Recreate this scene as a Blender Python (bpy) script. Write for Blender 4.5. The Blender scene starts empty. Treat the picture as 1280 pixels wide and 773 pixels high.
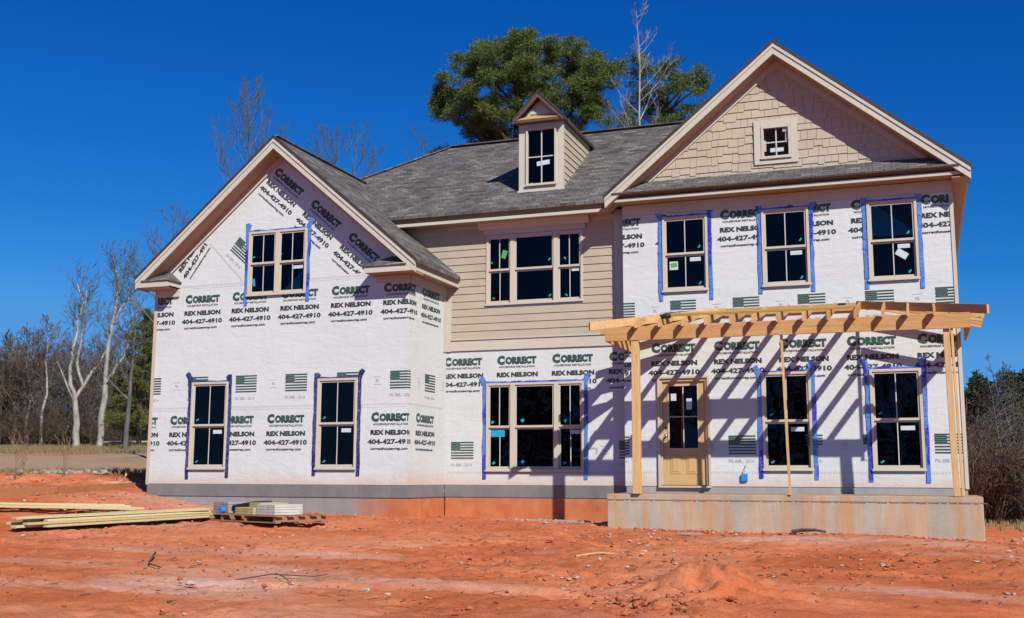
import bpy, bmesh, math, random
import numpy as np
from mathutils import Vector, Matrix
R = random.Random(7)
scene = bpy.context.scene
col = scene.collection

# ------------------------------------------------------------------ camera
PITCH, YAW, ROLL = 0.15020, 0.35004, 0.00386
F = Vector((-math.sin(YAW)*math.cos(PITCH), math.cos(YAW)*math.cos(PITCH), math.sin(PITCH)))
Rt = Vector((math.cos(YAW), math.sin(YAW), 0)); Up = Rt.cross(F)
R2 = Rt*math.cos(ROLL)+Up*math.sin(ROLL); U2 = -Rt*math.sin(ROLL)+Up*math.cos(ROLL)
cd = bpy.data.cameras.new('camera'); cam = bpy.data.objects.new('camera', cd); col.objects.link(cam)
cam.matrix_world = Matrix(((R2.x, U2.x, -F.x, 0), (R2.y, U2.y, -F.y, -21.985), (R2.z, U2.z, -F.z, 0.1453), (0, 0, 0, 1)))
cd.sensor_width = 36; cd.lens = 1396.28/1280*36; cd.clip_start = .1; cd.clip_end = 3000
scene.camera = cam
# ------------------------------------------------------------------ world, sun
SUN = Vector((1.0, -1.0, 1.09)).normalized()
w = bpy.data.worlds.new('World'); scene.world = w; w.use_nodes = True
nt = w.node_tree; bg = nt.nodes['Background']
sky = nt.nodes.new('ShaderNodeTexSky'); sky.sky_type = 'NISHITA'; sky.sun_disc = False
sky.sun_elevation = math.asin(SUN.z); sky.sun_rotation = math.radians(135)
sky.air_density = 1.0; sky.dust_density = 0.0; sky.ozone_density = 4.0; sky.altitude = 1500
# the photograph's sky is a deep polarised blue: tone the Nishita colours channel by channel
spx = nt.nodes.new('ShaderNodeSeparateColor'); cmb = nt.nodes.new('ShaderNodeCombineColor'); nt.links.new(sky.outputs[0], spx.inputs[0])
for ch_, (k_, g_) in enumerate(((.0502, 2.96), (.803, 1.25), (2.95, .785))):
    pw = nt.nodes.new('ShaderNodeMath'); pw.operation = 'POWER'; pw.inputs[1].default_value = g_; nt.links.new(spx.outputs[ch_], pw.inputs[0])
    ml = nt.nodes.new('ShaderNodeMath'); ml.operation = 'MULTIPLY'; ml.inputs[1].default_value = k_; nt.links.new(pw.outputs[0], ml.inputs[0]); mi = nt.nodes.new('ShaderNodeMath'); mi.operation = 'MINIMUM'; mi.inputs[1].default_value = (1.7, 6.5, 15)[ch_]; nt.links.new(ml.outputs[0], mi.inputs[0]); nt.links.new(mi.outputs[0], cmb.inputs[ch_])
nt.links.new(cmb.outputs[0], bg.inputs[0]); bg.inputs[1].default_value = 0.05
sd = bpy.data.lights.new('sun', 'SUN'); sd.energy = 5.0; sd.angle = math.radians(.5); sd.color = (1, .965, .91)
so = bpy.data.objects.new('sun', sd); col.objects.link(so); so.rotation_euler = SUN.to_track_quat('Z', 'Y').to_euler()
scene.cycles.diffuse_bounces = 2; scene.cycles.sample_clamp_indirect = 0.105
scene.view_settings.view_transform = 'Standard'; scene.view_settings.look = 'None'
scene.view_settings.exposure = 0.0; scene.view_settings.gamma = 1

# ------------------------------------------------------------------ helpers
def tag(o, label=None, cat=None, group=None, kind=None):
    if label: o['label'] = label
    if cat: o['category'] = cat
    if group: o['group'] = group
    if kind: o['kind'] = kind
    return o
def wloc(o):
    v = Vector((0, 0, 0))
    while o: v += o.location; o = o.parent
    return v
def empty(name, loc=(0, 0, 0)):
    o = bpy.data.objects.new(name, None); col.objects.link(o); o.location = loc; o.empty_display_size = .2; return o
class MB:
    def __init__(s): s.v = []; s.f = []; s.uv = None
    def quad(s, *p):
        n = len(s.v); s.v += [tuple(q) for q in p]; s.f.append(tuple(range(n, n+len(p)))); return s
    def hexa(s, a, b):  # two matching loops
        n = len(s.v); k = len(a); s.v += [tuple(q) for q in a]+[tuple(q) for q in b]
        s.f.append(tuple(range(n+k-1, n-1, -1))); s.f.append(tuple(range(n+k, n+2*k)))
        for i in range(k): j = (i+1) % k; s.f.append((n+i, n+j, n+k+j, n+k+i))
        return s
    def box(s, x0, x1, y0, y1, z0, z1):
        return s.hexa([(x0, y0, z0), (x1, y0, z0), (x1, y1, z0), (x0, y1, z0)], [(x0, y0, z1), (x1, y0, z1), (x1, y1, z1), (x0, y1, z1)])
    def polyY(s, poly, y0, y1):  # xz polygon (ccw seen from -y) extruded in y
        return s.hexa([(x, y1, z) for x, z in poly], [(x, y0, z) for x, z in poly])
    def polyX(s, poly, x0, x1):  # yz polygon extruded in x
        return s.hexa([(x0, y, z) for y, z in poly], [(x1, y, z) for y, z in poly])
    def beam(s, a, b, w_, h, up=(0, 0, 1)):
        a = Vector(a); b = Vector(b); d = (b-a).normalized(); sd_ = d.cross(Vector(up)).normalized(); u = sd_.cross(d)
        l = []
        for p in (a, b): l.append([p+sd_*(i*w_/2)+u*(j*h/2) for i, j in ((-1, -1), (1, -1), (1, 1), (-1, 1))])
        return s.hexa(l[0], l[1])
    def tube(s, pts, rad, n=6, cap=True):
        base = len(s.v); prev = None
        for i, p in enumerate(pts):
            p = Vector(p); d = Vector(pts[min(i+1, len(pts)-1)])-Vector(pts[max(i-1, 0)])
            if d.length < 1e-6: d = Vector((0, 0, 1))
            d.normalize(); a = d.cross(Vector((0.13, .97, .2))).normalized() if prev is None else (prev-d*prev.dot(d)).normalized()
            prev = a; b = d.cross(a)
            for k in range(n):
                t = 2*math.pi*k/n; s.v.append(tuple(p+(a*math.cos(t)+b*math.sin(t))*rad[i]))
        for i in range(len(pts)-1):
            for k in range(n):
                k2 = (k+1) % n; o = base+i*n; s.f.append((o+k, o+k2, o+n+k2, o+n+k))
        if cap: s.f.append(tuple(base+(len(pts)-1)*n+k for k in range(n))); s.f.append(tuple(base+n-1-k for k in range(n)))
        return s
    def rock(s, c, r, rr, sq=.6):
        n = len(s.v); t = 1.618
        P = [(-1, t, 0), (1, t, 0), (-1, -t, 0), (1, -t, 0), (0, -1, t), (0, 1, t), (0, -1, -t), (0, 1, -t), (t, 0, -1), (t, 0, 1), (-t, 0, -1), (-t, 0, 1)]
        Fs = [(0, 11, 5), (0, 5, 1), (0, 1, 7), (0, 7, 10), (0, 10, 11), (1, 5, 9), (5, 11, 4), (11, 10, 2), (10, 7, 6), (7, 1, 8), (3, 9, 4), (3, 4, 2), (3, 2, 6), (3, 6, 8), (3, 8, 9), (4, 9, 5), (2, 4, 11), (6, 2, 10), (8, 6, 7), (9, 8, 1)]
        an = rr.random()*6.28; ca, sa = math.cos(an), math.sin(an); ax = .7+rr.random()*.7
        for x, y, z in P:
            k = r/1.9*(.75+.5*rr.random()); x, y, z = x*k*ax, y*k, z*k*sq
            s.v.append((c[0]+x*ca-y*sa, c[1]+x*sa+y*ca, c[2]+z))
        s.f += [(a+n, b+n, c_+n) for a, b, c_ in Fs]; return s
    def build(s, name, m, parent=None, bevel=0, smooth=False, uvs=None, local=False):
        me = bpy.data.meshes.new(name); me.from_pydata(s.v, [], s.f)
        if smooth: me.polygons.foreach_set('use_smooth', [True]*len(me.polygons))
        me.materials.append(m)
        o = bpy.data.objects.new(name, me); col.objects.link(o)
        if parent:
            if not local: o.location = -wloc(parent)
            o.parent = parent
        if bevel:
            b = o.modifiers.new('bevel', 'BEVEL'); b.width = bevel; b.segments = 2; b.limit_method = 'ANGLE'
        if uvs == 'roof': roof_uv(me)
        me.update(); return o
def roof_uv(me):
    uv = me.uv_layers.new(name='UVMap')
    for p in me.polygons:
        n = p.normal; h = Vector((-n.y, n.x, 0))
        if h.length < .05: h = Vector((1, 0, 0))
        h.normalize(); sl = n.cross(h)
        for li in p.loop_indices:
            c = me.vertices[me.loops[li].vertex_index].co
            uv.data[li].uv = (c.dot(h), c.dot(sl))

# ------------------------------------------------------------------ materials
def mat(name, c, rough=.8, **k):
    m = bpy.data.materials.new(name); m.use_nodes = True; b = m.node_tree.nodes['Principled BSDF']
    b.inputs['Base Color'].default_value = (*c, 1); b.inputs['Roughness'].default_value = rough
    b.inputs['Specular IOR Level'].default_value = k.get('spec', .3)
    b.inputs['Metallic'].default_value = k.get('metal', 0)
    return m
def N(m, t, **k):
    n = m.node_tree.nodes.new('ShaderNode'+t)
    for a, v in k.items():
        if a in n.inputs.keys() if hasattr(n.inputs, 'keys') else False: n.inputs[a].default_value = v
        else: setattr(n, a, v)
    return n
def L(m, a, b): m.node_tree.links.new(a, b)
def P_(m): return m.node_tree.nodes['Principled BSDF']
def coords(m, scale=(1, 1, 1), kind='Object', loc=(0, 0, 0), rot=(0, 0, 0)):
    tc = N(m, 'TexCoord'); mp = N(m, 'Mapping'); mp.inputs['Scale'].default_value = scale; mp.inputs['Location'].default_value = loc; mp.inputs['Rotation'].default_value = rot
    L(m, tc.outputs[kind], mp.inputs[0]); return mp.outputs[0]
def noise(m, vec, scale, detail=4, rough=.5, dist=0):
    n = N(m, 'TexNoise'); n.inputs['Scale'].default_value = scale; n.inputs['Detail'].default_value = detail
    n.inputs['Roughness'].default_value = rough; n.inputs['Distortion'].default_value = dist; L(m, vec, n.inputs['Vector']); return n.outputs['Fac']
def ramp(m, fac, stops):
    r = N(m, 'ValToRGB'); e = r.color_ramp.elements
    while len(e) < len(stops): e.new(.5)
    for i, (p, c) in enumerate(stops): e[i].position = p; e[i].color = (*c, 1) if len(c) == 3 else c
    L(m, fac, r.inputs[0]); return r.outputs[0]
def mix(m, fac, a, b, mode='MIX'):
    n = N(m, 'MixRGB'); n.blend_type = mode
    for i, x in ((0, fac), (1, a), (2, b)):
        if hasattr(x, 'is_linked') or hasattr(x, 'links'): L(m, x, n.inputs[i])
        elif i == 0: n.inputs[0].default_value = x
        else: n.inputs[i].default_value = (*x, 1)
    return n.outputs[0]
def mth(m, op, a, b=0, clamp=False):
    n = N(m, 'Math'); n.operation = op; n.use_clamp = clamp
    for i, x in ((0, a), (1, b)):
        if hasattr(x, 'links'): L(m, x, n.inputs[i])
        else: n.inputs[i].default_value = x
    return n.outputs[0]
def bump(m, h, strength=.3, dist=.01):
    b = N(m, 'Bump'); b.inputs['Strength'].default_value = strength; b.inputs['Distance'].default_value = dist
    L(m, h, b.inputs['Height']); L(m, b.outputs[0], P_(m).inputs['Normal'])
def g3(v): return (v, v, v)
def base(m, c): L(m, c, P_(m).inputs['Base Color'])
def mottled(name, c1, c2, scale=3, rough=.8, bs=.2, bd=.01, sc=(1, 1, 1), **k):
    m = mat(name, c1, rough, **k); v = coords(m, sc); f = noise(m, v, scale, 6, .6)
    base(m, ramp(m, f, [(.3, c1), (.7, c2)])); bump(m, noise(m, v, scale*4, 5, .6), bs, bd); return m

M = {}
# housewrap: white sheet, wrinkles, faint scuffs
m = M['wrap'] = mat('house_wrap', (.77, .765, .83), .42, spec=.35)
v = coords(m); base(m, ramp(m, noise(m, coords(m, (.6, .6, 1.6)), 1.3, 6, .65), [(.25, (.66, .665, .62)), (.5, (.72, .725, .68)), (.75, (.745, .75, .705))]))
wr = mth(m, 'ADD', mth(m, 'MULTIPLY', noise(m, coords(m, (1, 1, 2.4)), 2.2, 5, .55, 1.2), 1.0), mth(m, 'MULTIPLY', noise(m, coords(m, (3, 3, .5), rot=(0, .5, 0)), 3, 3, .5, .6), .35))
bump(m, mth(m, 'ADD', wr, mth(m, 'MULTIPLY', noise(m, v, 22, 3, .6), .08)), .34, .03)
g_ = N(m, 'NewGeometry'); sp_ = N(m, 'SeparateXYZ'); L(m, g_.outputs['Position'], sp_.inputs[0])   # mud splashed up the foot of the sheet
mud = mth(m, 'MULTIPLY', mth(m, 'SUBTRACT', mth(m, 'MULTIPLY', noise(m, v, 1.4, 5, .7), .62), sp_.outputs[2]), 3.5, True)
cw = P_(m).inputs['Base Color'].links[0].from_socket; base(m, mix(m, mth(m, 'MULTIPLY', mud, .5), cw, (.66, .42, .30)))
M['ink'] = mat('wrap_ink_green', (.035, .085, .07), .6); M['inkblk'] = mat('wrap_ink_dark', (.035, .05, .055), .6); M['inkgrey'] = mat('wrap_ink_grey', (.42, .42, .45), .6)
def paint(name, c, var=.06, **k):
    m = mat(name, c, .55, spec=.3); v = coords(m); f = noise(m, v, 1.7, 5, .6)
    base(m, ramp(m, f, [(.3, tuple(x*(1-var) for x in c)), (.7, tuple(x*(1+var*.5) for x in c))])); bump(m, noise(m, v, 60, 3, .6), .12, .003); return m
M['trim'] = paint('trim_paint', (.63, .57, .45)); M['frame'] = paint('window_vinyl', (.62, .555, .43), .03)
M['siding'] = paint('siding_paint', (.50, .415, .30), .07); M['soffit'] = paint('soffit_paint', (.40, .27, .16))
M['shake'] = paint('shake_paint', (.53, .445, .315), .1); M['muntin'] = mat('grille_vinyl', (.62, .6, .55), .5)
M['dripedge'] = mat('dark_edge', (.06, .045, .04), .6)
M['crown'] = paint('brown_trim_crown_shade', (.12, .085, .07))  # eave shade darkened into the crown's colour; dormer's dark brown trim shares it
M['inside'] = mat('interior_unlit_dark', (.05, .04, .03), .9)  # near-black: the darkness of unlit rooms is put into the colour
# shingles
m = M['shingle'] = mat('asphalt_shingle', (.1, .1, .1), .9, spec=.2); v = coords(m, kind='UV')
def brick(m, v, bw, rh, off=.5):
    b = N(m, 'TexBrick'); b.offset = off; b.inputs['Scale'].default_value = 1; b.inputs['Mortar Size'].default_value = .006
    b.inputs['Brick Width'].default_value = bw; b.inputs['Row Height'].default_value = rh; b.inputs['Color1'].default_value = (0, 0, 0, 1); b.inputs['Color2'].default_value = (1, 1, 1, 1); b.inputs['Mortar'].default_value = (0, 0, 0, 1)
    b.inputs['Mortar Smooth'].default_value = .2; L(m, v, b.inputs['Vector']); return b
b1 = brick(m, v, .21, .125, .37); b2 = brick(m, coords(m, (1, 1, 1), 'UV', (.11, 0, 0)), .33, .125, .61)
f = mth(m, 'ADD', mth(m, 'MULTIPLY', b1.outputs[0], .5), mth(m, 'MULTIPLY', b2.outputs[0], .5))
c = ramp(m, f, [(0, (.055, .050, .046)), (.35, (.115, .104, .094)), (.65, (.155, .138, .122)), (1, (.255, .23, .205))])
c = mix(m, mth(m, 'MULTIPLY', noise(m, v, .5, 4), .2), c, (.16, .145, .12))
c = mix(m, .7, c, ramp(m, noise(m, v, 90, 2, .7), [(.3, g3(.5)), (.7, g3(1.45))]), 'MULTIPLY')
c = mix(m, mth(m, 'MULTIPLY', b1.outputs['Fac'], .75), c, (.03, .03, .03)); base(m, c)
bump(m, mth(m, 'ADD', mth(m, 'MULTIPLY', f, .5), mth(m, 'MULTIPLY', b1.outputs['Fac'], -1)), .8, .012)
# lumber
def wood(name, c1, c2, axis='x', rough=.65, knots=True):
    m = mat(name, c1, rough, spec=.25)
    sc = {'x': (.7, 9, 9), 'y': (9, .7, 9), 'z': (9, 9, .7)}[axis]
    v = coords(m, sc); f = noise(m, v, 3, 6, .65, 1.0)
    c = ramp(m, f, [(.3, c1), (.72, c2)])
    if knots:
        vo = N(m, 'TexVoronoi'); vo.inputs['Scale'].default_value = 3.3; L(m, coords(m), vo.inputs['Vector'])
        c = mix(m, ramp(m, vo.outputs['Distance'], [(.03, g3(.75)), (.09, g3(0))]), c, tuple(x*.35 for x in c1))
    oi = N(m, 'ObjectInfo'); c = mix(m, .9, c, ramp(m, oi.outputs['Random'], [(0, (.80, .72, .62)), (.5, (1, 1, 1)), (1, (1.1, 1.08, 1.05))]), 'MULTIPLY')
    base(m, c); bump(m, f, .25, .006); return m
M['pine'] = wood('pine_lumber', (.54, .27, .09), (.77, .51, .23)); M['piney'] = wood('pine_lumber_rafter', (.52, .26, .09), (.78, .51, .24), 'y')
M['pinez'] = wood('pine_lumber_post', (.58, .31, .11), (.79, .54, .26), 'z'); M['treated'] = wood('treated_lumber', (.46, .30, .07), (.60, .43, .13))
M['yellowboard'] = wood('primed_yellow_board', (.62, .50, .22), (.76, .66, .38), 'x', .6, False)
M['oldwood'] = wood('weathered_form_wood', (.30, .12, .045), (.42, .20, .09)); M['palletwood'] = wood('pallet_wood', (.30, .15, .08), (.45, .25, .14))
# concrete, with clay stains where the clay splashed on it
def concrete(name, c1, c2, stain=0, zst=None):
    m = mat(name, c1, .85, spec=.2); v = coords(m); f = noise(m, v, 1.6, 8, .65)
    c = ramp(m, f, [(.25, c1), (.75, c2)])
    st = noise(m, coords(m, (1.6, 1.6, .16)), 2.3, 7, .7)
    c = mix(m, mth(m, 'MULTIPLY', ramp(m, st, [(.45, g3(0)), (.66, g3(1))]), stain), c, (.58, .30, .12))
    if zst:
        g = N(m, 'NewGeometry'); sp = N(m, 'SeparateXYZ'); L(m, g.outputs['Position'], sp.inputs[0])
        wob = mth(m, 'MULTIPLY', noise(m, v, 2.2, 6, .6), zst[3])
        fx = mth(m, 'MULTIPLY', mth(m, 'ADD', mth(m, 'SUBTRACT', sp.outputs[0], zst[0]), mth(m, 'MULTIPLY', mth(m, 'SUBTRACT', noise(m, v, 1.5, 4), .5), 1.6)), 1.6, True)
        fz = mth(m, 'MULTIPLY', mth(m, 'SUBTRACT', mth(m, 'ADD', wob, zst[2]), sp.outputs[2]), 9, True)
        c = mix(m, mth(m, 'MULTIPLY', mth(m, 'MULTIPLY', fx, fz), zst[4]), c, ramp(m, noise(m, v, 3, 6), [(.3, (.50, .135, .04)), (.7, (.62, .21, .07))]))
    c = mix(m, .5, c, ramp(m, noise(m, coords(m, (1, 1, .12)), 1.9, 6, .7, .6), [(.3, g3(.66)), (.5, g3(1)), (.7, g3(1.2))]), 'MULTIPLY')
    pit = ramp(m, noise(m, v, 28, 3, .7), [(.28, g3(.55)), (.36, g3(1))])
    c = mix(m, .6, c, pit, 'MULTIPLY'); base(m, c)
    bump(m, mth(m, 'ADD', noise(m, v, 30, 4, .7), mth(m, 'MULTIPLY', noise(m, v, 3, 3), 1.0)), .45, .012); return m
M['conc'] = concrete('porch_concrete', (.38, .335, .26), (.56, .49, .375), .95)
M['conctop'] = concrete('porch_floor_concrete', (.36, .25, .17), (.50, .34, .21), .5)
M['found'] = concrete('foundation_concrete', (.26, .25, .24), (.36, .34, .33), .0, (-10.7, 0, -.24, .08, .93))
M['foundL'] = concrete('foundation_concrete_grey', (.27, .27, .275), (.40, .38, .36), .0, (-40, 0, -.60, .25, .55))
M['foundtop'] = concrete('foundation_course', (.16, .16, .165), (.25, .235, .22), .0)
# glass
m = M['glass'] = bpy.data.materials.new('window_glass'); m.use_nodes = True; t = m.node_tree; t.nodes.clear()
out = t.nodes.new('ShaderNodeOutputMaterial'); mx = t.nodes.new('ShaderNodeMixShader'); tr = t.nodes.new('ShaderNodeBsdfTransparent'); gl = t.nodes.new('ShaderNodeBsdfGlossy'); fr = t.nodes.new('ShaderNodeFresnel')
tr.inputs[0].default_value = (.24, .24, .24, 1); gl.inputs['Roughness'].default_value = .01; fr.inputs[0].default_value = 1.5
gl.inputs[0].default_value = (.62, .42, .48, 1)
bn = t.nodes.new('ShaderNodeBump'); bn.inputs['Strength'].default_value = .12; bn.inputs['Distance'].default_value = .02; nn_ = t.nodes.new('ShaderNodeTexNoise'); nn_.inputs['Scale'].default_value = 1.1; tcn = t.nodes.new('ShaderNodeTexCoord')
t.links.new(tcn.outputs['Object'], nn_.inputs['Vector']); t.links.new(nn_.outputs['Fac'], bn.inputs['Height']); t.links.new(bn.outputs[0], gl.inputs['Normal'])
t.links.new(fr.outputs[0], mx.inputs[0]); t.links.new(tr.outputs[0], mx.inputs[1]); t.links.new(gl.outputs[0], mx.inputs[2]); t.links.new(mx.outputs[0], out.inputs[0])
def tapem(name, a, b_):
    m = mat(name, a, .35, spec=.5); v = coords(m); vo = noise(m, coords(m, (1, 1, .35)), 3.2, 1, .5)
    tx = noise(m, v, 26, 5, .75)
    c = mix(m, ramp(m, vo, [(.52, g3(0)), (.55, g3(1))]), a, b_); c = mix(m, ramp(m, tx, [(.5, g3(0)), (.62, g3(.35))]), c, (.35, .42, .6))
    base(m, c); bump(m, noise(m, v, 14, 4, .6), .8, .02); return m
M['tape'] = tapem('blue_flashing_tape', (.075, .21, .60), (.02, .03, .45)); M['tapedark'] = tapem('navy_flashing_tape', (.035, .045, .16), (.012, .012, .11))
M['sticker'] = mat('white_sticker', (.6, .68, .68), .6); M['teal'] = mat('teal_sticker', (.02, .42, .36), .5); M['blues'] = mat('blue_sticker', (.02, .35, .6), .5); M['greens'] = mat('green_sticker', (.08, .4, .14), .5)
M['door'] = paint('door_primer_tan', (.62, .40, .17), .05); M['doorframe'] = paint('door_trim', (.62, .50, .36), .05)
M['metal'] = mat('nickel_metal', (.6, .58, .53), .3, metal=1); M['black'] = mat('black_plastic', (.02, .02, .02), .5)
M['bluebox'] = mat('blue_plastic', (.02, .25, .7), .4); M['yflag'] = mat('yellow_marker', (.9, .75, .02), .6); M['wire'] = mat('wire', (.4, .38, .36), .5)
M['plastic'] = mat('clear_wrap_film', (.75, .78, .8), .25, spec=.5)
# ground
m = M['ground'] = mat('red_clay', (.5, .17, .08), .95, spec=.1); v = coords(m)
at = N(m, 'Attribute'); at.attribute_name = 'zone'; sp = N(m, 'SeparateColor'); L(m, at.outputs['Color'], sp.inputs[0])
n1 = noise(m, v, .35, 8, .6, .4); n2 = noise(m, coords(m, (1, 2.2, 1)), 1.6, 10, .68); n3 = noise(m, v, 9, 8, .75)
clay = ramp(m, n1, [(.28, (.42, .095, .030)), (.45, (.58, .155, .056)), (.60, (.68, .225, .098)), (.80, (.73, .33, .19))])
clay = mix(m, ramp(m, n2, [(.50, g3(0)), (.66, g3(.55))]), clay, (.36, .09, .035))
clay = mix(m, ramp(m, n3, [(.52, g3(0)), (.75, g3(.55))]), clay, (.66, .27, .13))
clay = mix(m, ramp(m, n3, [(.22, g3(.55)), (.40, g3(0))]), clay, (.20, .06, .03))
tan = ramp(m, noise(m, coords(m, (.55, .13, 1), rot=(0, 0, .12)), 1.5, 9, .72), [(.3, (.27, .165, .085)), (.5, (.42, .29, .17)), (.72, (.46, .20, .09))])
grass = ramp(m, noise(m, coords(m, (.6, .13, 1)), 1.3, 9, .72), [(.3, (.10, .105, .025)), (.45, (.23, .18, .06)), (.6, (.40, .27, .13)), (.72, (.45, .15, .06))])
c = mix(m, sp.outputs[2], clay, (.70, .46, .33)); c = mix(m, sp.outputs[0], c, tan); c = mix(m, sp.outputs[1], c, grass); fs = noise(m, coords(m, (.9, 3.2, 1), rot=(0, 0, .25)), 14, 6, .8)
c = mix(m, ramp(m, fs, [(.34, g3(.6)), (.45, g3(0))]), c, (.20, .07, .035)); c = mix(m, ramp(m, fs, [(.60, g3(0)), (.72, g3(.5))]), c, (.72, .38, .22))
base(m, c)
bump(m, mth(m, 'ADD', mth(m, 'MULTIPLY', noise(m, v, 5, 12, .72), 1.0), mth(m, 'MULTIPLY', n2, .8)), .85, .05)
M['stone'] = mottled('pale_stone', (.42, .27, .19), (.58, .45, .35), 8); M['clod'] = mottled('clay_clod', (.38, .10, .04), (.5, .17, .08), 8)
M['grit'] = mottled('grey_rubble', (.24, .22, .20), (.42, .36, .31), 4)
def bark(name, a, b_, s=6):
    return mottled(name, a, b_, s, .9, .5, .02, (1, 1, .3))
M['barkgrey'] = bark('grey_bark', (.065, .065, .060), (.165, .16, .145)); M['barkpale'] = bark('pale_bark', (.16, .145, .12), (.50, .46, .40), 5)
M['barkbrown'] = bark('brown_bark', (.05, .035, .025), (.13, .09, .06)); M['brush'] = bark('brush_twigs', (.075, .052, .036), (.15, .105, .07))
def leaf(name, a, b_):
    m = mat(name, a, .6, spec=.3); g = N(m, 'NewGeometry'); base(m, ramp(m, g.outputs['Random Per Island'], [(0, a), (1, b_)])); return m
M['needle'] = leaf('pine_needles', (.045, .085, .014), (.15, .19, .035)); M['needledark'] = leaf('dark_needles', (.018, .036, .016), (.05, .07, .025)); M['needleyel'] = leaf('cedar_needles', (.055, .075, .014), (.15, .155, .03))
M['dry'] = leaf('dry_grass', (.20, .14, .06), (.34, .27, .13))

# ------------------------------------------------------------------ ground
def vnoise(x, y, seed):
    xi = np.floor(x).astype(int); yi = np.floor(y).astype(int); fx = x-xi; fy = y-yi; fx = fx*fx*(3-2*fx); fy = fy*fy*(3-2*fy)
    def h(a, b): n = np.sin(a*127.1+b*311.7+seed*74.7)*43758.5453; return n-np.floor(n)
    return (h(xi, yi)*(1-fx)+h(xi+1, yi)*fx)*(1-fy)+(h(xi, yi+1)*(1-fx)+h(xi+1, yi+1)*fx)*fy-.5
def G(x, y):
    x = np.asarray(x, float); y = np.asarray(y, float)
    zb = np.interp(x, [-60, -25, -18, -16, -14.5, -11.7, -9.8, -5.5, -2, 1, 4, 12], [.1, -.02, -.08, -.18, -.45, -.57, -.64, -.72, -.76, -.84, -1.0, -1.2])
    front = zb+.028*np.minimum(y+1.2, 0)
    zl = np.interp(y, [-1.5, 0, 1.2, 2.6, 8, 15, 30, 60, 120, 400], [-.10, .02, .20, .22, .58, 1.02, 1.75, 3.0, 5.5, 12])
    zr = np.interp(y, [-1.2, 6, 15, 25, 40, 60, 120, 400], [0, -.12, -.2, .1, 1.0, 2.2, 5.5, 13])
    tt = np.clip((-15.5-x)/4, 0, 1); tt = tt*tt*(3-2*tt); ty = np.clip((y+2.2)/2.2, 0, 1)
    back = np.where(y > -1.2, zb+zr*1.0, front)
    z = back*(1-tt*ty)+zl*tt*ty
    # little spoil heap in the right foreground, and clay against the porch corner
    z = z+.09*np.exp(-(((x+2.1)/.55)**2+((y+10.4)/1.0)**4))+.07*np.exp(-(((x+.6)/1.4)**2+((y+2.6)/.6)**2))
    return z
def grid_axis(segs):
    a = []
    for s, e, st in segs: a += list(np.arange(s, e, st))
    return np.array(a+[segs[-1][1]])
xs = grid_axis([(-900, -200, 60), (-200, -80, 8), (-80, -32, 1.0), (-32, -19, .16), (-19, 4, .06), (4, 12, .4), (12, 80, 4), (80, 900, 60)])
ys = grid_axis([(-120, -24, 8), (-24, -14, .5), (-14, .6, .055), (.6, 8, .12), (8, 34, .8), (34, 120, 5), (120, 900, 60)])
X, Y = np.meshgrid(xs, ys); Z = G(X, Y)
near = np.clip((14-np.abs(Y+6))/6, 0, 1)*np.clip((26-np.abs(X+10))/6, 0, 1)
rut = vnoise(X*.25+Y*.15, Y*1.6-X*.25, 3)
nz = .05*vnoise(X*.9, Y*.9, 1)+.035*rut+.03*vnoise(X*2.7, Y*3.4, 2)+.034*vnoise(X*6.3, Y*7.7, 4)+.026*vnoise(X*14, Y*15, 5)
heap = np.exp(-(((X+2.1)/.6)**2+((Y+10.4)/1.1)**2))
rough = 1+2.2*np.clip(vnoise(X*.35, Y*.5, 9)*2, 0, 1)+4*heap+2.2*np.exp(-((Y-1.2)/1.6)**2)*(X < -16)
for yc_, sl_, ph_ in ((-9.3, .05, 0.), (-7.9, .05, .1), (-5.6, -.06, 1.), (-4.3, -.06, 1.1), (-11.6, .12, 2.)):      # tyre tracks left by the machines
    d_ = np.abs(Y-(yc_+sl_*(X+8)+.18*np.sin(X*.35+ph_)))
    pres = np.clip(.5+1.6*vnoise(X*.22+ph_*9, Y*.1, 21), 0, 1)
    Z = Z+near*pres*(-.035*np.exp(-(d_/.15)**4)+.022*np.exp(-((d_-.23)/.07)**2)+.010*np.exp(-(d_/.14)**4)*np.sign(np.sin(X*16+d_*18)))
Z = Z+nz*near*rough*.8+heap*near*(.16*vnoise(X*2.3, Y*1.9, 31)+.12*vnoise(X*5.1, Y*5.3, 32))+(1-near)*.25*vnoise(X*.22, Y*.22, 6)*np.clip((np.abs(Y)-10)/20, 0, 1)
ny, nx = X.shape
me = bpy.data.meshes.new('ground'); V = np.stack([X, Y, Z], -1).reshape(-1, 3)
idx = np.arange(nx*ny).reshape(ny, nx); Q = np.stack([idx[:-1, :-1], idx[:-1, 1:], idx[1:, 1:], idx[1:, :-1]], -1).reshape(-1, 4)
me.vertices.add(len(V)); me.vertices.foreach_set('co', V.ravel()); me.loops.add(Q.size); me.loops.foreach_set('vertex_index', Q.ravel())
me.polygons.add(len(Q)); me.polygons.foreach_set('loop_start', np.arange(0, Q.size, 4)); me.polygons.foreach_set('loop_total', np.full(len(Q), 4)); me.polygons.foreach_set('use_smooth', np.ones(len(Q), bool))
me.update(); me.validate()
sm = lambda a, lo, hi: np.clip((a-lo)/(hi-lo), 0, 1)
wob = (2.5*vnoise(X*.3, Y*.3, 11)+1.2*vnoise(X*1.3, Y*1.3, 12))*np.where(X < -16, 2.4, 1)+np.where(X < -16, (X+28)*.16, 0)
road = sm(Y+wob*.5, 2.0, 2.8)*(1-sm(Y+wob, 15, 18))*sm(-X, 16.5, 18)
gr = np.maximum(sm(Y+wob, 15.5, 19), sm(X+wob*.3, 1.6, 3.5)*sm(Y+wob*.6, 4, 7)*.9)
gr = np.maximum(gr, .8*sm(-X, 16, 17)*np.exp(-((Y+wob*.3-2.2)/.5)**2))
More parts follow.
